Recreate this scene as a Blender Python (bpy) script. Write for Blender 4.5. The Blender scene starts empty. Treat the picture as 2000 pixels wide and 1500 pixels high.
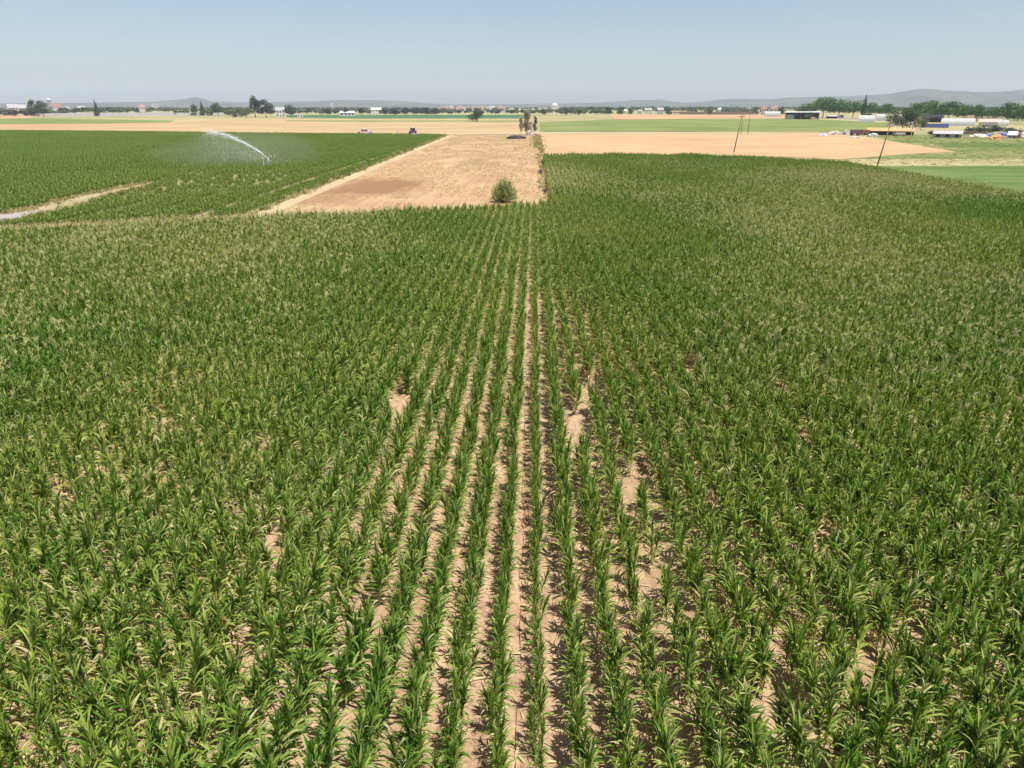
import bpy, math, random
import numpy as np
from mathutils import Vector, Matrix, Euler

# ------------------------------------------------------------------ camera, sky, sun, exposure
SC = bpy.context.scene
COL = SC.collection
H, F = 10.4, 1360.0                       # drone height in metres, focal length in photo pixels (2000 wide)
PITCH = math.atan(542.0 / F)              # horizon at row 208 of 1500
YAW = math.atan(43.0 * math.cos(PITCH) / F)
cam = bpy.data.cameras.new("camera")
cam.sensor_width = 36.0
cam.lens = 36.0 * F / 2000.0
cam.clip_start, cam.clip_end = 0.1, 60000.0
CAM = bpy.data.objects.new("camera", cam)
COL.objects.link(CAM)
CAM.location = (0, 0, H)
CAM.rotation_euler = (math.pi / 2 - PITCH, 0, YAW)
SC.camera = CAM

SUN_EL, SUN_AZ = math.radians(68), math.radians(-42)     # SUN_AZ: from +X towards +Y
SUN_DIR = Vector((math.cos(SUN_EL) * math.cos(SUN_AZ), math.cos(SUN_EL) * math.sin(SUN_AZ), math.sin(SUN_EL)))
W = bpy.data.worlds.new("World")
SC.world = W
W.use_nodes = True
nt = W.node_tree
sky = nt.nodes.new("ShaderNodeTexSky")
sky.sky_type = 'NISHITA'
sky.sun_disc = False
sky.sun_elevation = SUN_EL
sky.sun_rotation = math.pi / 2 - SUN_AZ
sky.altitude = 20
sky.air_density = 1.0
sky.dust_density = 1.2
sky.ozone_density = 2.6
bg = nt.nodes["Background"]
bg.inputs[1].default_value = 0.079
nt.links.new(sky.outputs[0], bg.inputs[0])
sl = bpy.data.lights.new("sun", 'SUN')
sl.energy = 5.0
sl.angle = math.radians(0.53)
sl.color = (1.0, 0.955, 0.88)
SUN = bpy.data.objects.new("sun", sl)
COL.objects.link(SUN)
SUN.location = (30, 0, 60)
SUN.rotation_euler = (-SUN_DIR).to_track_quat('-Z', 'Y').to_euler()
SC.view_settings.view_transform = 'Standard'
SC.view_settings.look = 'None'
SC.view_settings.exposure = 0.74
SC.view_settings.gamma = 1.0
SC.cycles.max_bounces = 8
SC.cycles.diffuse_bounces = 3
SC.cycles.glossy_bounces = 2
SC.cycles.transmission_bounces = 4
SC.cycles.volume_bounces = 0

R = random.Random(7)
NR = np.random.default_rng(11)
ROT = Euler((math.pi / 2 - PITCH, 0, YAW)).to_matrix()


# ------------------------------------------------------------------ helpers
def ray(px, py):
    return ROT @ Vector(((px - 1000) / F, (750 - py) / F, -1.0))


def G(px, py, z=0.0):
    """ground point seen at a photo pixel"""
    r = ray(px, py)
    t = (z - H) / r.z
    return Vector((r.x * t, r.y * t, z))


def P(px, d):
    """ground point at horizontal distance d along photo column px (near the horizon)"""
    r = ray(px, 215)
    s = d / math.hypot(r.x, r.y)
    return Vector((r.x * s, r.y * s, 0))


def zat(p, px, py):
    """height at which the sight line of a pixel passes over ground point p"""
    r = ray(px, py)
    return H + r.z * math.hypot(p.x, p.y) / math.hypot(r.x, r.y)


def wpx(p, n):
    """metres that n photo pixels span at ground point p"""
    return n / F * abs((ROT.transposed() @ (p - Vector((0, 0, H)))).z)


def vnoise(x, y, seed=0):
    x = np.asarray(x, float); y = np.asarray(y, float)
    xi = np.floor(x).astype(np.int64); yi = np.floor(y).astype(np.int64)
    fx = x - xi; fy = y - yi
    fx = fx * fx * (3 - 2 * fx); fy = fy * fy * (3 - 2 * fy)
    def h(a, b):
        n = (a * 374761393 + b * 668265263 + seed * 144269) & 0xffffffff
        n = ((n ^ (n >> 13)) * 1274126177) & 0xffffffff
        return ((n ^ (n >> 16)) & 0xffff) / 65535.0
    return (h(xi, yi) * (1 - fx) + h(xi + 1, yi) * fx) * (1 - fy) + (h(xi, yi + 1) * (1 - fx) + h(xi + 1, yi + 1) * fx) * fy


def fbm(x, y, seed=0, o=3):
    s = 0; a = 0.5; t = 0
    for k in range(o):
        s = s + a * vnoise(np.asarray(x) * 2 ** k, np.asarray(y) * 2 ** k, seed + k); t += a; a *= 0.5
    return s / t


class MB:
    """collects faces and links them as ONE mesh object"""
    def __init__(s):
        s.v = []; s.f = []; s.m = []; s.a = []
    def add(s, vs, fs, m=0, a=0.5):
        o = len(s.v)
        s.v.extend([tuple(v) for v in vs]); s.a.extend([a] * len(vs))
        s.f.extend([tuple(i + o for i in f) for f in fs]); s.m.extend([m] * len(fs))
        return s
    def box(s, c, d, rz=0.0, m=0, taper=1.0):
        x, y, z = d[0] / 2, d[1] / 2, d[2] / 2
        cs, sn = math.cos(rz), math.sin(rz)
        vs = []
        for k in (-1, 1):
            t = taper if k > 0 else 1
            for i, j in ((-1, -1), (1, -1), (1, 1), (-1, 1)):
                a, b = i * x * t, j * y * t
                vs.append((c[0] + a * cs - b * sn, c[1] + a * sn + b * cs, c[2] + k * z))
        return s.add(vs, [(3, 2, 1, 0), (4, 5, 6, 7), (0, 1, 5, 4), (1, 2, 6, 5), (2, 3, 7, 6), (3, 0, 4, 7)], m)
    def tube(s, pts, rs, n=8, m=0, cap=True, a=0.5):
        pts = [Vector(p) for p in pts]
        if not hasattr(rs, '__len__'): rs = [rs] * len(pts)
        vs = []; fs = []
        for i, p in enumerate(pts):
            d = (pts[min(i + 1, len(pts) - 1)] - pts[max(i - 1, 0)]).normalized()
            u = d.cross(Vector((0.31, 0.2, 1)) if abs(d.z) < 0.9 else Vector((1, 0.1, 0))).normalized(); w = d.cross(u)
            for k in range(n):
                t = 2 * math.pi * k / n
                vs.append(p + (u * math.cos(t) + w * math.sin(t)) * rs[i])
        for i in range(len(pts) - 1):
            for k in range(n):
                fs.append((i * n + k, i * n + (k + 1) % n, (i + 1) * n + (k + 1) % n, (i + 1) * n + k))
        if cap:
            fs.append(tuple(range(n))[::-1]); fs.append(tuple((len(pts) - 1) * n + k for k in range(n)))
        return s.add(vs, fs, m, a)
    def wheel(s, c, r, w, axis, n=14, m=0):
        a = Vector(axis).normalized()
        return s.tube([Vector(c) - a * w / 2, Vector(c) - a * w * .45, Vector(c) + a * w * .45, Vector(c) + a * w / 2], [r * .88, r, r, r * .88], n, m)
    def blob(s, c, rad, seed=0, rough=0.25, nu=12, nv=8, m=0, zmin=None):
        vs = []; fs = []
        for j in range(nv + 1):
            ph = math.pi * j / nv
            for i in range(nu):
                th = 2 * math.pi * i / nu
                k = 1 + rough * (float(vnoise(i * .9 + seed * 7.1, j * .9 + seed * 3.3, seed)) - 0.5) * 2 * math.sin(ph)
                z = c[2] + rad[2] * k * math.cos(ph)
                if zmin is not None: z = max(z, zmin)
                vs.append((c[0] + rad[0] * k * math.sin(ph) * math.cos(th), c[1] + rad[1] * k * math.sin(ph) * math.sin(th), z))
        for j in range(nv):
            for i in range(nu):
                fs.append((j * nu + i, (j + 1) * nu + i, (j + 1) * nu + (i + 1) % nu, j * nu + (i + 1) % nu))
        return s.add(vs, fs, m)
    def cards(s, ctr, nrm, size, a, m=0, aspect=1.0, jit=0.0):
        """many leaf-sized quads: ctr (n,3), nrm (n,3), size (n), a (n)"""
        n = len(ctr)
        nrm = nrm / (np.linalg.norm(nrm, axis=1)[:, None] + 1e-9)
        t = NR.normal(size=(n, 3)); u = np.cross(nrm, t); u /= np.linalg.norm(u, axis=1)[:, None] + 1e-9
        w = np.cross(nrm, u)
        sz = np.asarray(size)[:, None]
        q = np.stack([ctr - u * sz * aspect, ctr + w * sz * .55, ctr + u * sz * aspect, ctr - w * sz * .55], 1)
        o = len(s.v)
        s.v.extend(map(tuple, q.reshape(-1, 3).tolist())); s.a.extend(np.repeat(a, 4).tolist())
        s.f.extend((o + 4 * i, o + 4 * i + 1, o + 4 * i + 2, o + 4 * i + 3) for i in range(n)); s.m.extend([m] * n)
        return s
    def mesh(s, name, mats, smooth=False):
        me = bpy.data.meshes.new(name)
        me.from_pydata(s.v, [], s.f)
        for mt in (mats if isinstance(mats, (list, tuple)) else [mats]): me.materials.append(mt)
        me.polygons.foreach_set("material_index", s.m)
        if smooth: me.polygons.foreach_set("use_smooth", [True] * len(s.f))
        at = me.attributes.new("shade", 'FLOAT', 'POINT'); at.data.foreach_set("value", s.a)
        me.update()
        return me
    def build(s, name, mats, parent=None, smooth=False):
        o = bpy.data.objects.new(name, s.mesh(name, mats, smooth))
        COL.objects.link(o)
        if parent is not None: o.parent = parent
        return o


def tag(o, label=None, cat=None, group=None, kind=None):
    if label: o["label"] = label
    if cat: o["category"] = cat
    if group: o["group"] = group
    if kind: o["kind"] = kind
    return o


def thing(name, loc, label, cat, group=None, rz=0.0):
    o = bpy.data.objects.new(name, None)
    o.empty_display_size = 0.3
    COL.objects.link(o)
    o.location = loc; o.rotation_euler = (0, 0, rz)
    return tag(o, label, cat, group)


# ------------------------------------------------------------------ materials
def mat(name):
    m = bpy.data.materials.new(name); m.use_nodes = True
    n = m.node_tree.nodes; return m, n, m.node_tree.links, n["Principled BSDF"]


def node(n, t, **k):
    x = n.new("ShaderNode" + t)
    for a, b in k.items(): setattr(x, a, b)
    return x


def ramp(n, stops):
    r = n.new("ShaderNodeValToRGB"); e = r.color_ramp.elements
    while len(e) > 1: e.remove(e[-1])
    for i, (p, c) in enumerate(stops):
        x = e[0] if i == 0 else e.new(p)
        x.position = p; x.color = (c[0], c[1], c[2], 1)
    return r


def mapped(n, l, scale, rot=0.0):
    """world-position coordinates, stretched"""
    g = node(n, "NewGeometry"); mp = node(n, "Mapping")
    mp.inputs["Scale"].default_value = scale; mp.inputs["Rotation"].default_value = (0, 0, rot)
    l.new(g.outputs["Position"], mp.inputs["Vector"])
    return mp.outputs[0]


def noise(n, l, vec, scale, detail=4, rough=0.6):
    t = node(n, "TexNoise"); t.inputs["Scale"].default_value = scale; t.inputs["Detail"].default_value = detail
    t.inputs["Roughness"].default_value = rough
    l.new(vec, t.inputs["Vector"]); return t.outputs["Fac"]


def mixc(n, l, fac, a, b, mode='MIX'):
    x = node(n, "Mix", data_type='RGBA', blend_type=mode)
    for s, v in ((0, fac), (6, a), (7, b)):
        if hasattr(v, 'is_output'): l.new(v, x.inputs[s])
        elif s == 0: x.inputs[0].default_value = v
        else: x.inputs[s].default_value = (v[0], v[1], v[2], 1)
    return x.outputs[2]


def math_(n, l, op, a, b=0.0, clamp=False):
    x = node(n, "Math", operation=op); x.use_clamp = clamp
    for i, v in enumerate((a, b)):
        if hasattr(v, 'is_output'): l.new(v, x.inputs[i])
        else: x.inputs[i].default_value = v
    return x.outputs[0]


def plain(name, c, rough=0.7, metal=0.0, var=0.25, scale=1.5, spec=0.3):
    """a surface of one colour with soft weathering"""
    m, n, l, b = mat(name)
    v = noise(n, l, mapped(n, l, (1, 1, 1)), scale, 5)
    r = ramp(n, [(0.3, [x * (1 - var) for x in c]), (0.7, [min(1, x * (1 + var * .6)) for x in c])])
    l.new(v, r.inputs[0]); l.new(r.outputs[0], b.inputs["Base Color"])
    b.inputs["Roughness"].default_value = rough; b.inputs["Metallic"].default_value = metal
    b.inputs["Specular IOR Level"].default_value = spec
    return m


def soil(name, c0, c1, c2, big=0.05, streak=None, fine=6.0, bump=0.4, speck=None, speck_scale=(1, 1, 1), speck_amt=0.5):
    """field surface: large patches, streaks along or across the rows, fine grain and relief"""
    m, n, l, b = mat(name)
    p = mapped(n, l, (1, 1, 1))
    A = noise(n, l, p, big, 5, 0.6)
    r = ramp(n, [(0.32, c0), (0.5, c1), (0.68, c2)]); l.new(A, r.inputs[0])
    c = r.outputs[0]
    if streak:
        s = noise(n, l, mapped(n, l, streak[0]), 1.0, 4, 0.65)
        rr = ramp(n, [(0.35, (streak[1],) * 3), (0.65, (streak[2],) * 3)]); l.new(s, rr.inputs[0])
        c = mixc(n, l, 1.0, c, rr.outputs[0], 'MULTIPLY')
    if speck:
        s = noise(n, l, mapped(n, l, speck_scale), 1.0, 3, 0.7)
        f = ramp(n, [(0.52, (0, 0, 0)), (0.66, (speck_amt,) * 3)]); l.new(s, f.inputs[0])
        c = mixc(n, l, f.outputs[0], c, speck)
    g = noise(n, l, p, fine, 6, 0.7)
    rr = ramp(n, [(0.3, (0.72,) * 3), (0.7, (1.15,) * 3)]); l.new(g, rr.inputs[0])
    c = mixc(n, l, 1.0, c, rr.outputs[0], 'MULTIPLY')
    l.new(c, b.inputs["Base Color"])
    b.inputs["Roughness"].default_value = 0.95; b.inputs["Specular IOR Level"].default_value = 0.1
    bp = node(n, "Bump"); bp.inputs["Strength"].default_value = bump; bp.inputs["Distance"].default_value = 0.06
    l.new(g, bp.inputs["Height"]); l.new(bp.outputs[0], b.inputs["Normal"])
    return m


def leafmat(name, stops, trans=0.35, rough=0.45, spec=0.35, tint=None, patch=None):
    """leaf surface: colour by each leaf's own 'shade', by each plant's own 'tint' and by broad patches of the field"""
    m, n, l, b = mat(name)
    a = node(n, "Attribute", attribute_name="shade")
    r = ramp(n, stops); l.new(a.outputs["Fac"], r.inputs[0]); c = r.outputs[0]
    if tint:
        t = node(n, "Attribute", attribute_name="tint", attribute_type='INSTANCER')
        c = mixc(n, l, t.outputs["Fac"], c, mixc(n, l, 1.0, c, tint, 'MULTIPLY'))
    if patch:
        A = noise(n, l, mapped(n, l, (1, 1, 0.0)), patch[0], 3, 0.6)
        rr = ramp(n, [(0.38, patch[1]), (0.62, patch[2])]); l.new(A, rr.inputs[0])
        c = mixc(n, l, 1.0, c, rr.outputs[0], 'MULTIPLY')
    l.new(c, b.inputs["Base Color"])
    b.inputs["Roughness"].default_value = rough; b.inputs["Specular IOR Level"].default_value = spec
    if trans > 0:
        tr = node(n, "BsdfTranslucent"); mx = node(n, "MixShader"); mx.inputs[0].default_value = trans
        hs = node(n, "HueSaturation"); hs.inputs["Saturation"].default_value = 1.1; hs.inputs["Value"].default_value = 1.25
        l.new(c, hs.inputs["Color"]); l.new(hs.outputs[0], tr.inputs[0])
        l.new(b.outputs[0], mx.inputs[1]); l.new(tr.outputs[0], mx.inputs[2])
        l.new(mx.outputs[0], n["Material Output"].inputs[0])
    return m


M = {}
TAN0, TAN1, TAN2 = (0.355, 0.213, 0.121), (0.40, 0.255, 0.146), (0.40, 0.29, 0.16)
M['soil'] = soil('field_soil', (0.36, 0.232, 0.142), (0.42, 0.282, 0.177), (0.46, 0.326, 0.21), 0.35, ((2.4, 0.3, 1), 0.78, 1.1), 9.0, 0.9, (0.27, 0.165, 0.10), (2.2, 0.9, 1), 0.6)
M['plain'] = soil('plain_ground', (0.17, 0.19, 0.075), (0.30, 0.27, 0.13), (0.42, 0.33, 0.17), 0.006, ((0.004, 0.02, 1), 0.75, 1.1), 0.4, 0.1)
M['stubble'] = soil('dry_stubble', TAN0, TAN1, TAN2, 0.09, ((1.6, 0.07, 1), 0.80, 1.1), 3.0, 0.5, (0.36, 0.30, 0.135), (0.8, 0.22, 1), 0.85)
M['stubble_far'] = soil('dry_stubble_far', (0.34, 0.23, 0.122), (0.38, 0.27, 0.145), (0.41, 0.30, 0.165), 0.02, ((0.01, 0.12, 1), 0.78, 1.12), 0.8, 0.2, (0.40, 0.30, 0.13), (0.02, 0.16, 1), 0.4)
M['stubble_right'] = soil('dry_stubble_right', (0.38, 0.245, 0.132), (0.41, 0.27, 0.145), (0.42, 0.30, 0.155), 0.03, ((0.02, 0.10, 1), 0.86, 1.1), 1.2, 0.3, (0.44, 0.30, 0.16), (0.05, 0.3, 1), 0.35)
M['pink_soil'] = soil('pinkish_ploughed_soil', (0.38, 0.21, 0.12), (0.43, 0.25, 0.145), (0.44, 0.295, 0.165), 0.02, ((0.008, 0.1, 1), 0.85, 1.1), 0.8, 0.2)
def brown_patch(m):
    """soft-edged darker bare soil in the near left corner of the stubble"""
    n, l = m.node_tree.nodes, m.node_tree.links
    pb = n["Principled BSDF"]; src = pb.inputs["Base Color"].links[0].from_socket
    sp = node(n, "SeparateXYZ"); g = node(n, "NewGeometry"); l.new(g.outputs["Position"], sp.inputs[0])
    wob = noise(n, l, mapped(n, l, (0.35, 0.10, 1)), 1.0, 4, 0.65)
    tot = None
    for cx, cy, hx, hy, k in ((-21.5, 100, 6.5, 11.5, 1.0), (-24.5, 86, 4.5, 6, .55), (-10, 150, 4, 16, .3), (-7, 110, 3.5, 8, .3)):
        dx = math_(n, l, 'ABSOLUTE', math_(n, l, 'MULTIPLY', math_(n, l, 'SUBTRACT', sp.outputs[0], cx), 1 / hx))
        dy = math_(n, l, 'ABSOLUTE', math_(n, l, 'MULTIPLY', math_(n, l, 'SUBTRACT', sp.outputs[1], cy), 1 / hy))
        d = math_(n, l, 'ADD', math_(n, l, 'MAXIMUM', dx, dy), math_(n, l, 'MULTIPLY', wob, 1.3))
        f = math_(n, l, 'MULTIPLY', math_(n, l, 'SUBTRACT', 1.85, d), 1.6, True)
        f = math_(n, l, 'MULTIPLY', f, k)
        tot = f if tot is None else math_(n, l, 'MAXIMUM', tot, f)
    c = mixc(n, l, math_(n, l, 'MULTIPLY', tot, .95), src, (0.20, 0.112, 0.06))
    l.new(c, pb.inputs["Base Color"])
brown_patch(M['stubble'])
M['road'] = soil('pale_dirt_road', (0.36, 0.265, 0.155), (0.40, 0.305, 0.185), (0.43, 0.335, 0.205), 0.05, None, 2.0, 0.2)
M['track'] = soil('dusty_track', (0.29, 0.225, 0.125), (0.33, 0.265, 0.165), (0.34, 0.295, 0.22), 0.09, ((0.6, 0.1, 1), 0.85, 1.1), 3.0, 0.3, (0.2, 0.24, 0.08), (0.5, 0.12, 1), 0.5)
M['grey_track'] = soil('grey_gravel_track', (0.25, 0.225, 0.22), (0.29, 0.265, 0.26), (0.33, 0.295, 0.28), 0.15, None, 4.0, 0.3)
M['greenfield'] = soil('short_green_crop', (0.11, 0.155, 0.03), (0.155, 0.19, 0.05), (0.21, 0.225, 0.08), 0.02, ((0.012, 0.12, 1), 0.75, 1.15), 1.0, 0.4, (0.22, 0.24, 0.10), (0.03, 0.3, 1), 0.5)
M['richgreen'] = soil('rich_green_crop', (0.075, 0.12, 0.03), (0.10, 0.145, 0.04), (0.14, 0.165, 0.055), 0.05, ((0.05, 0.3, 1), 0.8, 1.15), 2.0, 0.8, (0.2, 0.21, 0.08), (0.04, 0.25, 1), 0.35)
M['darkfield'] = soil('dark_green_crop', (0.05, 0.115, 0.045), (0.06, 0.125, 0.05), (0.075, 0.135, 0.055), 0.01, None, 0.6, 0.2)
M['rough'] = soil('rough_dry_grass', (0.12, 0.16, 0.045), (0.19, 0.20, 0.075), (0.31, 0.26, 0.125), 0.035, ((0.03, 0.14, 1), 0.8, 1.1), 1.5, 0.4, (0.09, 0.17, 0.04), (0.06, 0.25, 1), 0.7)
M['rowsoil'] = soil('damp_brown_soil', (0.16, 0.15, 0.06), (0.2, 0.17, 0.075), (0.25, 0.2, 0.1), 0.1, None, 4.0, 0.4)
M['hill'] = soil('hill_scrub', (0.04, 0.05, 0.03), (0.065, 0.07, 0.042), (0.13, 0.115, 0.08), 0.0035, None, 0.02, 0.0)

LEAF = [(0.0, (0.028, 0.078, 0.009)), (0.28, (0.068, 0.148, 0.016)), (0.5, (0.155, 0.24, 0.034)), (0.74, (0.30, 0.355, 0.075)), (0.9, (0.40, 0.385, 0.165)), (1.0, (0.58, 0.48, 0.30))]
M['maize'] = leafmat('maize_leaf', LEAF, 0.33, 0.5, 0.22, (1.24, 1.14, 1.2), (0.05, (0.84, 0.94, 0.92), (1.2, 1.1, 1.1)))
M['stalk'] = plain('maize_stalk', (0.20, 0.24, 0.08), 0.6, 0, 0.3, 8)
M['tassel'] = plain('maize_tassel', (0.44, 0.41, 0.165), 0.8, 0, 0.2, 8)
M['young'] = leafmat('young_maize_leaf', [(0, (0.062, 0.12, 0.012)), (0.5, (0.115, 0.185, 0.022)), (1.0, (0.18, 0.235, 0.05))], 0.35, 0.45, 0.3, (1.2, 1.1, 1.1), (0.03, (0.88, 0.95, 0.9), (1.12, 1.05, 1.05)))
def foliage(name, d, g, lt, trans=0.25):
    return leafmat(name, [(0, d), (0.5, g), (1, lt)], trans, 0.6, 0.2)
M['broad'] = foliage('broadleaf_foliage', (0.022, 0.045, 0.014), (0.045, 0.085, 0.022), (0.08, 0.125, 0.035))
M['pine'] = foliage('pine_foliage', (0.016, 0.042, 0.007), (0.045, 0.098, 0.014), (0.105, 0.185, 0.025))
M['euca'] = foliage('greyish_foliage', (0.028, 0.034, 0.026), (0.048, 0.056, 0.042), (0.075, 0.08, 0.06))
M['olive'] = foliage('olive_foliage', (0.06, 0.075, 0.035), (0.11, 0.13, 0.06), (0.16, 0.175, 0.085))
M['darkleaf'] = foliage('dark_foliage', (0.016, 0.03, 0.016), (0.03, 0.055, 0.026), (0.055, 0.085, 0.04))
M['shrub'] = foliage('shrub_foliage', (0.09, 0.13, 0.035), (0.20, 0.25, 0.065), (0.34, 0.36, 0.12))
M['dusty'] = foliage('dusty_dry_foliage', (0.17, 0.14, 0.115), (0.25, 0.215, 0.175), (0.33, 0.29, 0.23))
M['drygrass'] = leafmat('dry_grass_blade', [(0, (0.40, 0.31, 0.14)), (0.7, (0.5, 0.40, 0.21)), (1, (0.32, 0.30, 0.12))], 0.2, 0.8, 0.1)
M['grass'] = leafmat('green_grass_blade', [(0, (0.08, 0.14, 0.03)), (0.6, (0.14, 0.175, 0.055)), (1, (0.29, 0.26, 0.115))], 0.25, 0.7, 0.1)
M['bark'] = plain('bark', (0.13, 0.10, 0.075), 0.9, 0, 0.4, 3)
M['palebark'] = plain('pale_bark', (0.40, 0.33, 0.28), 0.9, 0, 0.3, 3)
M['white'] = plain('white_paint', (0.56, 0.55, 0.53), 0.6, 0, 0.12, 0.6)
M['plastic'] = plain('white_film', (0.40, 0.41, 0.385), 0.35, 0, 0.08, 0.7)
M['cream'] = plain('cream_plaster', (0.50, 0.44, 0.37), 0.8, 0, 0.12, 0.5)
M['grey'] = plain('grey_plaster', (0.42, 0.41, 0.40), 0.8, 0, 0.15, 0.5)
M['mauve'] = plain('grey_mauve_plaster', (0.40, 0.34, 0.36), 0.8, 0, 0.15, 0.5)
M['redroof'] = plain('clay_roof', (0.30, 0.18, 0.13), 0.85, 0, 0.25, 1)
M['orange'] = plain('orange_clay_roof', (0.60, 0.28, 0.13), 0.85, 0, 0.2, 0.6)
M['greyroof'] = plain('grey_sheet_roof', (0.30, 0.28, 0.30), 0.6, 0, 0.2, 0.6)
M['glass'] = plain('window_glass', (0.03, 0.035, 0.04), 0.1, 0, 0.1, 1, 0.5)
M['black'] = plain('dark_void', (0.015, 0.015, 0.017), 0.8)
M['rubber'] = plain('tyre_rubber', (0.025, 0.024, 0.023), 0.85, 0, 0.3, 6)
M['rust'] = plain('rusty_steel', (0.20, 0.085, 0.065), 0.8, 0.1, 0.4, 2)
M['plum'] = plain('dull_plum_paint', (0.16, 0.065, 0.095), 0.7, 0, 0.3, 2)
M['violet'] = plain('violet_paint', (0.16, 0.07, 0.24), 0.4, 0, 0.15, 2, 0.5)
M['lilac'] = plain('lilac_grey_paint', (0.50, 0.42, 0.52), 0.5, 0, 0.15, 2, 0.5)
M['pinkred'] = plain('dusty_red_paint', (0.6, 0.36, 0.31), 0.5, 0, 0.2, 2, 0.5)
M['blue'] = plain('blue_tarp', (0.13, 0.14, 0.36), 0.5, 0, 0.25, 1)
M['paleblue'] = plain('pale_tarp', (0.42, 0.42, 0.52), 0.5, 0, 0.15, 1)
M['pole'] = plain('weathered_wood_pole', (0.20, 0.13, 0.085), 0.9, 0, 0.35, 2)
M['steel'] = plain('galvanised_steel', (0.45, 0.46, 0.46), 0.45, 0.7, 0.15, 3)
M['hose'] = plain('black_pipe', (0.05, 0.034, 0.026), 0.5, 0, 0.2, 5)
M['brownwall'] = plain('brown_brick', (0.26, 0.16, 0.12), 0.9, 0, 0.25, 1)
M['darkheap'] = plain('dark_heap_surface', (0.055, 0.045, 0.04), 0.95, 0, 0.4, 1.5)  # mottled near-black colour of the heap by the dusty tree
M['rock'] = plain('pale_rubble', (0.45, 0.385, 0.34), 0.9, 0, 0.25, 2)
M['water'] = plain('spray_water', (0.92, 0.94, 0.95), 0.25, 0, 0.02, 1, 0.5)
_n = M['water'].node_tree.nodes; _n["Principled BSDF"].inputs["Transmission Weight"].default_value = 0.15


# ------------------------------------------------------------------ terrain
def sheet(name, pts, m, z):
    b = MB(); b.add([(p[0], p[1], z) for p in pts], [tuple(range(len(pts)))])
    o = b.build(name, m)
    me = o.data
    if me.polygons[0].normal.z < 0: me.flip_normals()
    return tag(o, kind='structure')


def pxs(*pp):
    return [G(x, y)[:2] for x, y in pp]


sheet('ground', [(-9000, -9000), (9000, -9000), (9000, 9000), (-9000, 9000)], M['plain'], 0.0)
sheet('ploughed_field', pxs((-500, 224), (45, 224.6), (110, 227.5), (0, 233.2), (-500, 235)), M['pink_soil'], 0.10)
sheet('green_strip', pxs((-500, 232.5), (90, 231.5), (340, 235.5), (330, 240), (120, 242.5), (-500, 244.5)), M['greenfield'], 0.14)
sheet('far_green_field', pxs((560, 224.6), (1034, 224.2), (1034, 231.2), (700, 231.6), (560, 229)), M['darkfield'], 0.10)
sheet('far_tan_field', pxs((1190, 224.3), (1546, 224), (1548, 231.5), (1300, 232.6), (1200, 233.6)), M['pink_soil'], 0.12)
sheet('far_stubble_field', pxs((-600, 246), (60, 241.8), (330, 239), (420, 233.5), (640, 232.6), (1026, 233.4), (1036, 262), (880, 264), (400, 260), (-600, 253)), M['stubble_far'], 0.07)
sheet('green_crop_field', pxs((1054, 239), (1180, 234), (1300, 232.6), (1545, 231), (1735, 240), (1735, 256), (1600, 258.2), (1056, 258)), M['greenfield'], 0.08)
sheet('right_stubble_field', pxs((1054, 260), (1600, 260), (1690, 267), (1770, 281), (1870, 297), (1790, 300), (1640, 312), (1500, 306), (1060, 306)), M['stubble_right'], 0.06)
sheet('rough_meadow', pxs((1700, 262), (2500, 262), (2500, 310), (1640, 310), (1800, 293), (1690, 268)), M['rough'], 0.03)
RIGHT_X = 56.5
RGF = [(RIGHT_X + 4.5, 74), (220, 50), (235, 150), (RIGHT_X + 4.0, 138)]
sheet('right_green_field', RGF, M['richgreen'], 0.05)
sheet('green_strip', pxs((1815, 279), (2400, 279), (2400, 288), (1850, 288)), M['richgreen'], 0.06)
sheet('red_dirt_edge', [(RIGHT_X + 1.0, 60), (RIGHT_X + 3.6, 60), (RIGHT_X + 3.4, 142), (RIGHT_X + 1.2, 142)], M['pink_soil'], 0.09)
sheet('middle_stubble_field', [(-27.4, 55), (2.6, 55), (3.2, 292), (-33, 287)], M['stubble'], 0.04)
sheet('stubble_path', [(-28.6, 58), (-26.6, 58), (-31.0, 286), (-33.2, 286)], M['road'], 0.065)
sheet('pink_field', pxs((-500, 247), (0, 244.6), (230, 241.5), (360, 240.2), (330, 244), (100, 248.5), (-500, 252.5)), M['pink_soil'], 0.10)
sheet('weedy_strip', pxs((560, 235.2), (1024, 235.2), (1026, 237.6), (700, 238.4), (560, 237)), M['rough'], 0.11)
sheet('dirt_road', pxs((840, 260.6), (1048, 258.6), (1600, 258.2), (1600, 259.4), (1048, 261.6), (840, 263.4)), M['road'], 0.11)
sheet('crop_soil', [(-270, 62), (-28.5, 62), (-33.2, 286), (-150, 312), (-330, 336)], M['rowsoil'], 0.02)
sheet('dirt_track', pxs((-400, 437), (-200, 428), (0, 415), (100, 397), (180, 377), (290, 355), (310, 359), (230, 374), (120, 410), (60, 437), (-100, 462), (-400, 480)), M['track'], 0.05)
sheet('gravel_track', pxs((-400, 452), (-200, 440), (0, 422), (78, 412), (58, 428), (0, 436), (-200, 458), (-400, 476)), M['grey_track'], 0.075)
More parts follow.
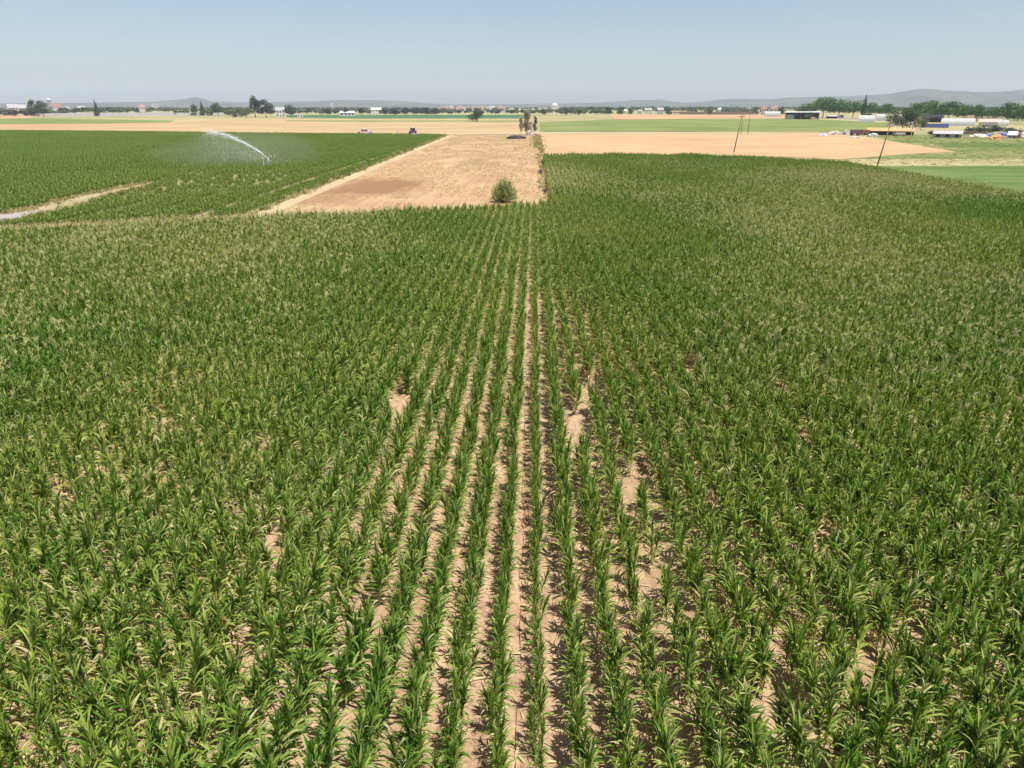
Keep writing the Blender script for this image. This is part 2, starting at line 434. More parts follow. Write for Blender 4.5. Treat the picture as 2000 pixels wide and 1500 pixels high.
# the maize field's own soil: a finely divided sheet with low planting ridges and clods
ROW0, ROWS = 0.18, 0.70
def edge_far(x):
    """far edge of the maize: oblique headland on the left, deep block on the right"""
    x = np.asarray(x, float)
    left = 74.0 + x * 0.40
    return np.where(x > 2.2, 154.0 - np.clip(x - 36, 0, 30) * 1.0, left)
def field_ground():
    xs = np.concatenate([np.linspace(-60, -6.6, 120), np.arange(-6.5, 6.5, 0.07), np.linspace(6.6, RIGHT_X + 0.8, 110)])
    ys = np.concatenate([np.linspace(-6, 6, 14)[:-1], np.arange(6, 30, 0.12), np.linspace(30, 60, 60)])
    X, Y = np.meshgrid(xs, ys)
    ph = (X - ROW0) / ROWS * 2 * math.pi
    Z = 0.02 + 0.025 * np.cos(ph) + 0.05 * (fbm(X * 2.2, Y * 1.6, 3) - .5) + 0.06 * (fbm(X * 6, Y * 6, 5, 2) - .5)
    fade = np.clip((8 - np.abs(X)) / 2, 0, 1) * np.clip((32 - Y) / 4, 0, 1)
    Z = 0.05 + Z * fade
    # shallow furrow along the pipe
    Z -= 0.02 * np.exp(-((X + 0.18) / 0.09) ** 2) * fade
    Z = np.maximum(Z, 0.012)
    ny, nx = X.shape
    # keep only what lies in the field
    vs = np.stack([X, Y, Z], -1).reshape(-1, 3)
    b = MB(); b.v = list(map(tuple, vs.tolist())); b.a = [0.5] * len(vs)
    for j in range(ny - 1):
        for i in range(nx - 1):
            if ys[j + 1] > float(edge_far(xs[i])) + 1.0 and xs[i] < 2: continue
            b.f.append((j * nx + i, j * nx + i + 1, (j + 1) * nx + i + 1, (j + 1) * nx + i))
    b.m = [0] * len(b.f)
    b.add([(2.0, 60, 0.05), (RIGHT_X + .8, 60, 0.05), (RIGHT_X + .8, 132, 0.05), (38, 154, 0.05), (2.6, 154, 0.05)], [(0, 1, 2, 3, 4)])
    b.add([(-31, 60, 0.05), (2.0, 60, 0.05), (2.0, 71, 0.05)], [(0, 1, 2)])
    return tag(b.build('maize_field_soil', M['soil'], None, True), kind='structure')
field_ground()

# hills: one heightfield ringing the plain, ridge heights read off the skyline
PROFILE = [(-900, 203), (-300, 202), (0, 202), (150, 201), (300, 199), (350, 196), (368, 193), (385, 189), (402, 193), (415, 198), (480, 200), (600, 198), (660, 196), (740, 196), (800, 198), (850, 203), (1000, 203.5), (1100, 202),
           (1180, 200), (1235, 196), (1275, 195), (1290, 193.5), (1300, 197), (1340, 201), (1375, 198), (1400, 194.5), (1450, 193), (1500, 194), (1540, 191), (1600, 189.5), (1680, 187), (1735, 183), (1755, 179), (1775, 176), (1792, 173.5),
           (1815, 175), (1840, 179), (1870, 178), (1910, 181), (1950, 179), (2000, 175), (2100, 176), (2400, 185), (3000, 195)]
def hills():
    na, nr = 420, 26
    px = np.linspace(-900, 2950, na)
    top = np.interp(px, [p[0] for p in PROFILE], [p[1] for p in PROFILE])
    vs = []; fs = []
    for i in range(na):
        p = P(px[i], 6200)
        u = p / 6200.0
        hz = zat(p, px[i], top[i] - 0.9 * (float(fbm(px[i] * 0.06, 3.1, 21)) - .5))
        for k in range(nr):
            t = k / (nr - 1)
            d = 4800 + 2600 * t
            s = max(0.0, math.sin(math.pi * min(1, t / 1.08))) ** 1.3
            h = hz * s * (0.86 + 0.75 * (float(fbm(px[i] * 0.022, t * 6, 8)) - .42) * (1 - abs(t - .54))) if t != 0 else -2
            if abs(t - 0.54) < 0.03: h = hz
            vs.append((u.x * d, u.y * d, min(h, hz) if k else -2.0))
    for i in range(na - 1):
        for k in range(nr - 1):
            fs.append((i * nr + k, (i + 1) * nr + k, (i + 1) * nr + k + 1, i * nr + k + 1))
    b = MB(); b.add(vs, fs)
    tag(b.build('hills', M['hill'], None, True), kind='structure')
hills()


# ------------------------------------------------------------------ maize
def leaf(b, base, az, L, wd, el, droop, a, seg=6, twist=0.0, m=0):
    """one folded, arching leaf"""
    pos = Vector(base); ca, sa = math.cos(az), math.sin(az)
    vs = []; fs = []
    sd = Vector((-sa, ca, 0))
    for i in range(seg + 1):
        s = i / seg
        e = el - droop * s ** 1.4
        d = Vector((ca * math.cos(e), sa * math.cos(e), math.sin(e)))
        up = Vector((-ca * math.sin(e), -sa * math.sin(e), math.cos(e)))
        q = sd * math.cos(twist * s) + up * math.sin(twist * s)
        w = wd * (min(1, 0.45 + 2.2 * s) * (1 - s ** 2.2)) * 0.5 + 0.002
        lift = up * w * 0.55
        vs += [pos - q * w + lift, pos.copy(), pos + q * w + lift]
        pos = pos + d * (L / seg)
    for i in range(seg):
        o = i * 3
        fs += [(o, o + 1, o + 4, o + 3), (o + 1, o + 2, o + 5, o + 4)]
    b.add(vs, fs, m, a)


def maize_parts(seed, h=1.45, n=12, dry=0.2, tassel=False, seg=6, wide=1.0):
    r = random.Random(seed)
    st, lv, ts = MB(), MB(), MB()
    lean = Vector((r.uniform(-.06, .06), r.uniform(-.06, .06), 0))
    top = h * 0.72
    st.tube([(0, 0, -.05), lean * .5 + Vector((0, 0, top * .5)), lean + Vector((0, 0, top))], [.016, .013, .008], 6)
    plane = r.gauss(0, 0.7)
    for i in range(n):
        t = (i + 0.5) / n
        z = top * (0.12 + 0.86 * t)
        az = plane + math.pi * (i % 2) + r.gauss(0, 0.45)
        L = h * r.uniform(0.21, 0.36) * (0.8 + 0.5 * math.sin(math.pi * min(1, t + .12)))
        el = math.radians(44 + 36 * t + r.uniform(-14, 12))
        dr = math.radians(r.uniform(55, 140) * (1.12 - 0.6 * t))
        wd = r.uniform(.037, .066) * wide * (0.75 + .5 * math.sin(math.pi * t))
        sh = 0.70 - 0.28 * t + r.gauss(0, 0.16)
        if t < 0.32 and r.random() < dry * 2.2: sh = r.uniform(.84, 1.0); dr *= 1.2
        elif r.random() < dry * .5: sh = r.uniform(.74, .95)
        leaf(lv, lean * t + Vector((0, 0, z)), az, L, wd, el, dr, min(1, max(0, sh)), seg, r.uniform(-.7, .7))
    for i in range(9):                                    # the upright whorl
        leaf(lv, lean + Vector((0, 0, top * r.uniform(.55, .98))), r.uniform(0, 6.28), h * r.uniform(.22, .36), r.uniform(.038, .062) * wide, math.radians(r.uniform(70, 89)), math.radians(r.uniform(3, 36)), min(1, max(0, r.gauss(.40, .23))), max(3, seg - 2), r.uniform(-.4, .4))
    if tassel:
        o = lean + Vector((0, 0, top))
        ts.tube([o, o + Vector((0, 0, h * .33))], [.007, .004], 4)
        for i in range(8):
            az = r.uniform(0, 6.28); e = math.radians(r.uniform(38, 80)); z0 = h * r.uniform(.17, .28)
            d = Vector((math.cos(az) * math.cos(e), math.sin(az) * math.cos(e), math.sin(e)))
            p0 = o + Vector((0, 0, z0))
            ts.tube([p0, p0 + d * .11, p0 + d * .2 + Vector((0, 0, -.02))], [.006, .009, .004], 4)
    return st, lv, ts


def joined(name, parts, mats):
    b = MB()
    for i, p in enumerate(parts):
        o = len(b.v)
        b.v += p.v; b.a += p.a; b.f += [tuple(k + o for k in f) for f in p.f]; b.m += [i] * len(p.f)
    return b.mesh(name, mats)


def scatter(name, pts, rots, scls, var, tint, source, label=None):
    """one object that repeats the meshes of a kind over its points"""
    me = bpy.data.meshes.new(name)
    me.vertices.add(len(pts)); me.vertices.foreach_set("co", np.asarray(pts, np.float32).ravel())
    for nm, ty, d, key in (("rot", 'FLOAT_VECTOR', rots, "vector"), ("scl", 'FLOAT_VECTOR', scls, "vector"), ("variant", 'INT', var, "value"), ("tint", 'FLOAT', tint, "value")):
        at = me.attributes.new(nm, ty, 'POINT'); at.data.foreach_set(key, np.asarray(d, np.int32 if ty == 'INT' else np.float32).ravel())
    o = bpy.data.objects.new(name, me); COL.objects.link(o)
    c = bpy.data.collections.new(name + "_kinds")
    for i, s in enumerate(source):
        c.objects.link(bpy.data.objects.new("%s_kind_%02d" % (name, i), s))
    g = bpy.data.node_groups.new(name, 'GeometryNodeTree')
    g.interface.new_socket("Geometry", in_out='INPUT', socket_type='NodeSocketGeometry')
    g.interface.new_socket("Geometry", in_out='OUTPUT', socket_type='NodeSocketGeometry')
    N = g.nodes; L = g.links
    gi, go = N.new('NodeGroupInput'), N.new('NodeGroupOutput')
    ci = N.new('GeometryNodeCollectionInfo'); ci.inputs[0].default_value = c
    ci.inputs['Separate Children'].default_value = True; ci.inputs['Reset Children'].default_value = True
    ip = N.new('GeometryNodeInstanceOnPoints'); ip.inputs['Pick Instance'].default_value = True
    def na(nm, ty):
        x = N.new('GeometryNodeInputNamedAttribute'); x.data_type = ty; x.inputs[0].default_value = nm; return x.outputs[0]
    L.new(gi.outputs[0], ip.inputs['Points']); L.new(ci.outputs[0], ip.inputs['Instance'])
    L.new(na("variant", 'INT'), ip.inputs['Instance Index'])
    er = N.new('FunctionNodeEulerToRotation'); L.new(na("rot", 'FLOAT_VECTOR'), er.inputs[0]); L.new(er.outputs[0], ip.inputs['Rotation'])
    L.new(na("scl", 'FLOAT_VECTOR'), ip.inputs['Scale'])
    L.new(ip.outputs[0], go.inputs[0])
    md = o.modifiers.new("scatter", 'NODES'); md.node_group = g
    return tag(o, label, None, None, 'stuff')


KINDS = []     # (stalk mesh, leaf mesh, tassel mesh or None, joined mesh)
for i in range(20):
    tas = i >= 14
    st, lv, ts = maize_parts(100 + i, (1.38, 1.25, 1.48, 1.32)[i % 4], (20, 17, 22)[i % 3], 0.16 if i < 9 else 0.32, tas, 6 if not tas else 5, 1.0)
    ms = [M['stalk'], M['maize'], M['tassel']]
    KINDS.append((st.mesh('stalk', M['stalk'], True), lv.mesh('leaves', M['maize']), ts.mesh('tassel', M['tassel']) if tas else None,
                  joined('maize_kind', [st, lv] + ([ts] if tas else []), ms)))


def maize_field():
    px, py = [], []
    ks = np.arange(-84, 82)
    for k in ks:
        x0 = ROW0 + ROWS * k
        if x0 > RIGHT_X - .3: continue
        far = float(edge_far(x0))
        y = np.arange(3.0, far, 0.125)
        y = y + NR.normal(0, .035, len(y))
        # nothing the photograph or a small step aside could see: leave out the sides of the near field
        y = y[np.abs(x0) < 9 + 0.95 * y]
        px.append(np.full(len(y), x0) + NR.normal(0, .014, len(y))); py.append(y)
    X = np.concatenate(px); Y = np.concatenate(py)
    row = np.round((X - ROW0) / ROWS).astype(int)
    n = len(X)
    # thin stand: gaps grow in broad patches, and a few bare spots
    g = fbm(X * 0.33, Y * 0.16, 31)
    miss = NR.random(n) < np.clip((g - 0.60) * 3.2, 0, .75) * np.interp(X, [-7, -3, 1, 4], [.6, .9, .7, .5]) + 0.05
    for (bx, by, rx, ry) in ((1.58, 21.2, .2, 1.7), (2.28, 24.5, .2, 1.1), (-4.72, 23.0, .2, 1.5), (1.93, 10.6, .32, .5), (-0.52, 18.3, .2, .5), (-3.3, 9.2, .2, .3), (3.0, 13.5, .2, .4), (-6.1, 14, .2, .4), (7.2, 14.5, .2, .5), (-8.2, 19, .2, .5), (-9.6, 13, .2, .3), (-10.3, 17, .2, .4), (-7.5, 11, .2, .3), (6.5, 10.6, .25, .3), (8.0, 11.5, .25, .3), (10.2, 16, .2, .4), (9.3, 24, .2, .8), (11.4, 26, .2, .8), (8.6, 20, .2, .6), (2.98, 17.2, .2, .5), (6.3, 27, .35, 1.0), (-7.5, 15.2, .4, .4), (4.3, 9.6, .35, .4), (5.3, 11.3, .35, .4), (-3.6, 11.8, .5, .6), (-5.6, 10.4, .5, .4)):
        miss |= ((X - bx) / rx) ** 2 + ((Y - by) / ry) ** 2 < 1
    sc = 0.86 + 0.34 * fbm(X * .25, Y * .12, 41) + NR.normal(0, .07, n)
    sc *= np.where(row == 0, 0.80, np.where(row == -1, 0.92, 1.0))
    sc = np.clip(sc, .55, 1.3)
    wide = np.where(row == 0, .60, np.interp(np.abs(X), [0, 2.2, 4.5, 60], [.66, .74, .84, .86]))
    wide = wide + np.clip((Y - 24) / 18, 0, 1) * (np.where(np.abs(X) < 2.2, 1.0, .82) - wide)
    wide = wide * np.clip(NR.normal(1, .1, n), .7, 1.3)
    tz = fbm(X * .045, Y * .03, 51)
    ptas = np.clip((tz - .40) * 3.0, 0, 1) * np.clip((Y - 15) / 14, 0, 1) * 0.62 + 0.01
    tas = NR.random(n) < ptas
    var = np.where(tas, 14 + NR.integers(0, 6, n), NR.integers(0, 14, n))
    tint = np.clip((fbm(X * .11, Y * .07, 61) - .36) * 1.5 + NR.normal(0, .16, n) + np.where(tas, .12, 0) + np.clip((Y - 20) / 60, 0, .4), 0, 1)
    keep = ~miss
    X, Y, row, sc, wide, var, tint = [q[keep] for q in (X, Y, row, sc, wide, var, tint)]
    rot = np.stack([NR.normal(0, .09, len(X)), NR.normal(0, .10, len(X)), NR.integers(0, 2, len(X)) * math.pi + NR.normal(0, .5, len(X))], 1)
    scl = np.stack([sc * wide, sc * wide, sc], 1)
    # the 300 that show largest: the nearest ones inside the frame
    c = np.stack([X, Y, np.full(len(X), .6 - H)], 1) @ np.array(ROT)
    u = 1000 + F * c[:, 0] / -c[:, 2]; v = 750 - F * c[:, 1] / -c[:, 2]
    inside = (c[:, 2] < 0) & (u > 15) & (u < 1985) & (v < 1495)
    dist = np.where(inside, np.sqrt((c ** 2).sum(1)), 1e9)
    near = np.argsort(dist)[:300]
    rest = np.ones(len(X), bool); rest[near] = False
    Z = np.full(len(X), .05)
    scatter('maize_crop', np.stack([X, Y, Z], 1)[rest], rot[rest], scl[rest], var[rest], tint[rest], [k[3] for k in KINDS], 'maize crop in long rows filling the field')
    words = 'first second third fourth fifth sixth seventh eighth ninth tenth eleventh twelfth thirteenth fourteenth fifteenth sixteenth seventeenth eighteenth nineteenth twentieth twenty-first twenty-second twenty-third'.split()
    rows = {}
    for i in near: rows.setdefault(int(row[i]), []).append(int(i))
    for k, ids in sorted(rows.items()):
        ids.sort(key=lambda i: -v[i])
        side, num = ('right', k) if k >= 0 else ('left', -k - 1)
        for q, i in enumerate(ids):
            kd = KINDS[var[i]]
            t = thing('maize_plant', (X[i], Y[i], Z[i]), 'maize plant, %s up from bottom edge, %s row %s of the drip line' % (words[q], words[num], side), 'maize plant', 'maize plants in the nearest rows')
            t.rotation_euler = rot[i]; t.scale = scl[i]
            for nm, me in (('stalk', kd[0]), ('leaves', kd[1]), ('tassel', kd[2])):
                if me is None: continue
                o = bpy.data.objects.new(nm, me); COL.objects.link(o); o.parent = t; o["tint"] = float(tint[i])
maize_field()

# pipe lying in the bare strip
b = MB(); b.tube([(-0.18 + .035 * math.sin(y * 1.3) + .02 * math.sin(y * 3.1), y, 0.04 + .012 * math.sin(y * 2.3)) for y in np.arange(4, 62, .35)], 0.0075, 6)
tag(b.build('drip_line', M['hose'], None, True), 'thin dark drip line lying on bare soil between the two middle maize rows', 'drip line')


def young_row(seed, tall=0.85, n=5):
    r = random.Random(seed); lv = MB()
    for k in range(n):
        y = (k + .5) / n - .5 + r.uniform(-.05, .05); x = r.uniform(-.04, .04); h = tall * r.uniform(.8, 1.15)
        pl = r.uniform(0, 6.28)
        for i in range(7):
            t = i / 7
            leaf(lv, (x, y, h * .5 * t), pl + math.pi * (i % 2) + r.gauss(0, .5), h * r.uniform(.45, .62), r.uniform(.06, .09), math.radians(r.uniform(48, 82)), math.radians(r.uniform(30, 90)), min(1, max(0, r.gauss(.5, .2))), 3, r.uniform(-.4, .4))
    return lv.mesh('young_maize_row', M['young'])


def left_crop():
    X, Y = [], []
    for x in np.arange(-29.45, -330, -0.75):
        y = np.arange(62, 330, 1.0) + NR.uniform(0, 1)
        far = 286 + (-33 - x) * 0.22
        near = 71.0 + (x + 31) * .40 if x > -62 else 62
        y = y[(x < -29.3 - (y - 62) * .0205) & (y < far) & (y > near) & (np.abs(x) < 14 + 0.92 * y)]
        X.append(np.full(len(y), x)); Y.append(y)
    X = np.concatenate(X); Y = np.concatenate(Y)
    # the dirt track cuts in from the left; wheel lines and thin spots stay open
    tr = np.array([(p.x, p.y) for p in (G(-400, 462), G(-200, 446), G(0, 428), G(90, 412), G(180, 385), G(300, 358))])
    d = np.full(len(X), 1e9)
    for a, c in zip(tr[:-1], tr[1:]):
        ab = c - a; t = np.clip(((X - a[0]) * ab[0] + (Y - a[1]) * ab[1]) / (ab @ ab), 0, 1)
        d = np.minimum(d, np.hypot(X - a[0] - t * ab[0], Y - a[1] - t * ab[1]))
    hw = np.interp(np.hypot(X, Y), [60, 78, 95, 112, 122], [5.2, 4.2, 2.6, 1.7, .4])
    keep = (d > hw) & ~(NR.random(len(X)) < 0.03 + .5 * np.clip((fbm(X * .06, Y * .03, 71) - .62) * 4, 0, .9))
    line = (np.abs(((X + 33.2) / .75 + .5).astype(int) % 7) == 0) & (fbm(X * .03, Y * .02, 77) > .42)
    keep &= ~(line & (NR.random(len(X)) < .7))
    # headland by the track near the corner is ragged
    X, Y = X[keep], Y[keep]; n = len(X)
    s = np.clip(.9 + .3 * (fbm(X * .08, Y * .05, 81) - .5) + NR.normal(0, .06, n), .5, 1.3)
    scatter('young_maize_crop', np.stack([X, Y, np.full(n, .03)], 1), np.stack([np.zeros(n), np.zeros(n), NR.integers(0, 2, n) * math.pi + NR.normal(0, .02, n)], 1),
            np.stack([s, np.ones(n), s], 1), NR.integers(0, 5, n), np.clip(fbm(X * .05, Y * .03, 91) + NR.normal(0, .15, n), 0, 1), [young_row(200 + i) for i in range(5)], 'low deep green crop in rows around the sprinkler')
left_crop()


def tuft(seed, h, nb, spread, m, w=.02):
    r = random.Random(seed); lv = MB()
    for i in range(nb):
        az = r.uniform(0, 6.28); rr = r.uniform(0, spread)
        leaf(lv, (rr * math.cos(az), rr * math.sin(az), 0), r.uniform(0, 6.28), h * r.uniform(.6, 1.2), w * r.uniform(.7, 1.4), math.radians(r.uniform(45, 88)), math.radians(r.uniform(10, 70)), r.random(), 2)
    return lv.mesh('tuft', m)


def spread(name, X, Y, z, smin, smax, meshes, label):
    n = len(X)
    s = NR.uniform(smin, smax, n)
    scatter(name, np.stack([X, Y, np.full(n, z)], 1), np.stack([np.zeros(n), np.zeros(n), NR.uniform(0, 6.28, n)], 1), np.stack([s, s, s * NR.uniform(.7, 1.2, n)], 1), NR.integers(0, len(meshes), n), NR.random(n), meshes, label)


def area(n, x0, x1, y0, y1, seed, thr, sx=.1, sy=.1):
    X = NR.uniform(x0, x1, n); Y = NR.uniform(y0, y1, n)
    k = fbm(X * sx, Y * sy, seed) > thr
    return X[k], Y[k]


X, Y = area(26000, -29, 2.0, 58, 285, 5, .42, .25, .12)
X = np.round(X / .55) * .55 + NR.normal(0, .14, len(X))
k = (X > -26 - (Y - 58) * .0205) & (Y > 75.5 + X * .40) & ~((X < -16) & (X > -28) & (Y > 89) & (Y < 110))
spread('stubble', X[k], Y[k], .045, .4, 1.1, [tuft(300 + i, .16, 8, .2, M['drygrass'], .03) for i in range(4)], 'short dry stubble tufts across the middle field')
def clod(seed):
    b = MB(); b.blob((0, 0, .25), (1, .8, .6), seed, .5, 7, 5); return b.mesh('clod', M['soil'])
X = NR.normal(0, 4, 26000).clip(-9, 9); Y = 6 + 28 * NR.random(26000) ** 1.3; k = fbm(X * .8, Y * .8, 19) > .42; X, Y = X[k], Y[k]
spread('soil_clods', X, Y, 0.045, .008, .036, [clod(i) for i in range(4)], 'small dry clods on the bare soil between the maize rows')
def litter(seed):
    r = random.Random(seed); b = MB()
    leaf(b, (0, 0, .02), 0, r.uniform(.2, .4), r.uniform(.03, .05), math.radians(r.uniform(5, 20)), math.radians(r.uniform(10, 45)), r.uniform(.85, 1), 4, r.uniform(-1, 1)); return b.mesh('litter', M['maize'])
X = NR.uniform(-9, 9, 4200); Y = NR.uniform(6, 34, 4200)
spread('dead_leaves', X, Y, .05, .6, 1.1, [litter(i) for i in range(5)], 'dead maize leaves lying on the soil')
tp = [G(x, y) for x, y in ((-300, 462), (-100, 441), (0, 428), (90, 412), (180, 385), (300, 358))]
X, Y = [], []
for a, c in zip(tp[:-1], tp[1:]):
    for _ in range(300):
        q = a.lerp(c, R.random()); nn = Vector((-(c - a).y, (c - a).x, 0)).normalized(); o = R.choice((-1, 1)) * abs(R.gauss(1, .25)) * float(np.interp(math.hypot(q.x, q.y), [60, 78, 95, 112, 122], [5.0, 4.0, 2.4, 1.5, .6]))
        X.append(q.x + nn.x * o); Y.append(q.y + nn.y * o)
spread('track_weeds', np.array(X), np.array(Y), .05, .4, 1.2, [tuft(360 + i, .4, 22, .35, M['grass'] if i % 2 else M['drygrass'], .035) for i in range(4)], 'weeds along both edges of the dirt track')
# weeds and dry grass along the boundary between stubble and maize, the headland, and the lane's edge
wx = [NR.normal(1.8, .5, 260), NR.uniform(-60, 1, 2200), NR.normal(0, .4, 380), NR.normal(1.0, 1.0, 200)]
wy = [NR.uniform(72, 285, 260), None, NR.uniform(60, 285, 380), NR.uniform(200, 290, 200)]
wx[2] = wx[2] - 28.7 - (wy[2] - 58) * .0205
wy[1] = 75.2 + wx[1] * .40 + np.abs(NR.normal(0, 1.3, 2200))
spread('weeds', np.concatenate(wx), np.concatenate(wy), .05, .5, 1.5, [tuft(320 + i, .5, 22, .3, M['drygrass'] if i % 2 else M['grass'], .035) for i in range(4)], 'dry weeds and grass along the field edges')
X, Y = area(22000, RIGHT_X + 1.5, 260, 64, 290, 15, .05, .05, .03)
k = (X < 30 + .95 * Y)
def inside_poly(X, Y, poly):
    r = np.zeros(len(X), bool); j = len(poly) - 1
    for i in range(len(poly)):
        (xi, yi), (xj, yj) = poly[i], poly[j]
        c = ((yi > Y) != (yj > Y)) & (X < (xj - xi) * (Y - yi) / (yj - yi + 1e-12) + xi)
        r ^= c; j = i
    return r
k &= ~inside_poly(X, Y, pxs((1000, 255), (1680, 255), (1700, 266), (1770, 281), (1870, 297), (1790, 301), (1640, 312), (1000, 312)))
k &= ~inside_poly(X, Y, RGF) & ~((X < RIGHT_X + 4.2) & (Y < 140) & (NR.random(len(X)) < .7))
spread('meadow_grass', X[k], Y[k], .05, .4, 1.2, [tuft(340 + i, .13, 26, .8, M['grass'] if i < 3 else M['drygrass'], .05) for i in range(4)], 'rough grass and low green crop beside the maize')


# ------------------------------------------------------------------ trees
def crown(blobs, n, size, seed, flat=0.0):
    """leaf clumps spread through a set of lobes, with gaps between them"""
    rg = np.random.default_rng(seed); b = MB()
    vol = np.array([q[1][0] * q[1][1] * q[1][2] for q in blobs]); vol = vol ** .75; vol /= vol.sum()
    for (c, r), f in zip(blobs, vol):
        k = max(12, int(n * f))
        d = rg.normal(size=(k, 3)); d /= np.linalg.norm(d, axis=1)[:, None]
        rad = rg.uniform(.35, 1.08, k) ** .6
        p = np.array(c) + d * np.array(r) * rad[:, None]
        nm = d + rg.normal(0, .55, (k, 3)); nm[:, 2] += flat
        cl = fbm(p[:, 0] / (size * 4) + seed, p[:, 2] / (size * 4) + p[:, 1] / (size * 5), seed)
        b.cards(p, nm, size * rg.uniform(.6, 1.35, k), np.clip((cl - .5) * 1.8 + .5 + rg.normal(0, .12, k), 0, 1))
    return b


def tree(name, style, px, yb, yt, w, m, label, cat='tree', group=None, d=None, bark='bark', seed=None, n=None):
    p = G(px, yb) if d is None else P(px, d)
    seed = int(px * 7 + yt * 13) if seed is None else seed
    r = random.Random(seed)
    h = zat(p, px, yt); wd = wpx(p, w)
    t = thing(name, p, label, cat, group)
    tr = MB(); bl = []
    if style == 'pine':                                   # umbrella crown over a bare forked trunk
        ch = h * .78
        for i in range(11):
            ring = i < 7
            a = 2 * math.pi * i / (7 if ring else 4) + r.uniform(-.3, .3); q = wd * (r.uniform(.24, .34) if ring else r.uniform(.05, .16))
            bl.append(((q * math.cos(a), q * math.sin(a), h - ch * (r.uniform(.55, .68) if ring else r.uniform(.33, .42))), (wd * r.uniform(.16, .22), wd * r.uniform(.16, .22), ch * (.27 if ring else .33))))
        th = h * .45
    elif style == 'cypress':
        for i in range(6):
            z = h * (.12 + .8 * i / 5); q = wd * .5 * math.sin(math.pi * (.2 + .7 * (i / 5) ** .8)) + .15
            bl.append(((r.uniform(-.1, .1) * wd, r.uniform(-.1, .1) * wd, z), (q, q, h * .13)))
        th = h * .3
    elif style == 'conifer':
        for i in range(7):
            z = h * (.16 + .78 * i / 6); q = wd * .5 * (1 - .85 * i / 6)
            bl.append(((r.uniform(-.06, .06) * wd, r.uniform(-.06, .06) * wd, z), (q, q, h * .11)))
        th = h * .6
    elif style == 'bush':
        for i in range(10):
            a = r.uniform(0, 6.28); q = r.uniform(.1, .34) * wd
            bl.append(((q * math.cos(a), q * math.sin(a), h * r.uniform(.3, .72)), (wd * r.uniform(.16, .26), wd * r.uniform(.16, .26), h * r.uniform(.2, .28))))
        th = h * .3
    elif style == 'tall':
        for i in range(20):
            z = h * (.12 + .82 * (i + r.random()) / 20); q = wd * .30 * r.uniform(.1, 1) * (1.1 - .5 * z / h); a = r.uniform(0, 6.28)
            bl.append(((q * math.cos(a), q * math.sin(a), z), (wd * r.uniform(.16, .26), wd * r.uniform(.16, .26), h * r.uniform(.06, .10))))
        th = h * .75
    else:
        for i in range(11):
            a = r.uniform(0, 6.28); z = r.uniform(.30, .84); q = wd * .36 * r.uniform(.3, 1) * (1 - .5 * abs(z - .5))
            bl.append(((q * math.cos(a), q * math.sin(a), h * z), (wd * r.uniform(.17, .26), wd * r.uniform(.17, .26), h * r.uniform(.13, .18))))
        bl.append(((0, 0, h * .86), (wd * .2, wd * .2, h * .14)))
        th = h * .5
    tk = max(.08, h * .022)
    tr.tube([(0, 0, -.1), (r.uniform(-.02, .02) * h, r.uniform(-.02, .02) * h, th * .6), (0, 0, th)], [tk, tk * .8, tk * .5], 7)
    for q in bl[:6]:
        tr.tube([(0, 0, th * r.uniform(.55, .95)), Vector(q[0]) * .6 + Vector((0, 0, th * .3)), q[0]], [tk * .45, tk * .3, tk * .12], 5)
    tr.build('trunk', M[bark], t, True)
    if n is None: n = int(min(2200, 520 + h * wd * 4.5))
    sz = math.sqrt(max(.02, wd * h) / n) * 1.45
    crown(bl, n, sz, seed, .3 if style == 'pine' else 0).build('crown', M[m], t)
    return t


def shooty_shrub():
    p = G(985, 396); h = zat(p, 985, 349); wd = wpx(p, 56); r = random.Random(3)
    t = thing('round_shrub', p, 'round green shrub standing alone on dry stubble at the edge of the maize', 'shrub')
    tr, cr = MB(), MB()
    for i in range(190):
        az = r.uniform(0, 6.28); e = math.asin(r.uniform(.05, 1)); k = r.uniform(.78, 1.06)
        p0 = Vector((r.uniform(-.3, .3), r.uniform(-.3, .3), .1)); p2 = Vector((math.cos(az) * math.cos(e) * wd * .52, math.sin(az) * math.cos(e) * wd * .52, .25 + math.sin(e) * (h - .25))) * k
        p1 = p0.lerp(p2, .55) + Vector((0, 0, .1))
        if i % 3 == 0: tr.tube([p0, p1, p2], [.03, .018, .006], 5)
        for k in range(26):
            s = r.uniform(.35, 1.03) ** .8; c = p0.lerp(p2, s) + Vector((r.gauss(0, .07), r.gauss(0, .07), r.gauss(0, .07)))
            leaf(cr, c, r.uniform(0, 6.28), r.uniform(.10, .24), r.uniform(.05, .09), math.radians(r.uniform(20, 85)), math.radians(r.uniform(0, 40)), min(1, max(0, r.gauss(.55, .25))), 2)
    tr.build('trunk', M['bark'], t, True); cr.build('crown', M['shrub'], t)
shooty_shrub()
tree('dusty_tree', 'tall', 1030, 264, 213, 27, 'dusty', 'tall thin dusty grey tree at the corner of the stubble field', bark='palebark', n=2600)
tree('dusty_sapling', 'tall', 1045, 258, 226, 13, 'olive', 'shorter olive sapling just right of the tall dusty grey tree', bark='palebark', n=500)
tree('dusty_sapling', 'tall', 1017, 258, 226, 11, 'dusty', 'shorter straw coloured sapling just left of the tall dusty grey tree', bark='palebark', n=500)
tree('lone_tree', 'bush', 931, 238, 211, 38, 'broad', 'lone round green tree in the far stubble field left of the dusty tree')
tree('eucalyptus', 'round', 499, 230, 186, 28, 'euca', 'taller dark greyish tree of the pair beside the white farmhouse', group='dark pair beyond the sprinkler')
tree('eucalyptus', 'round', 520, 230, 193, 36, 'euca', 'broader dark greyish tree of the pair, next to the white farmhouse', group='dark pair beyond the sprinkler')
tree('olive_tree', 'bush', 482, 231, 209, 36, 'olive', 'wide pale olive bush in front of the two dark greyish trees')
tree('olive_tree', 'bush', 455, 231, 211, 20, 'olive', 'small pale olive bush left of the wide olive bush')
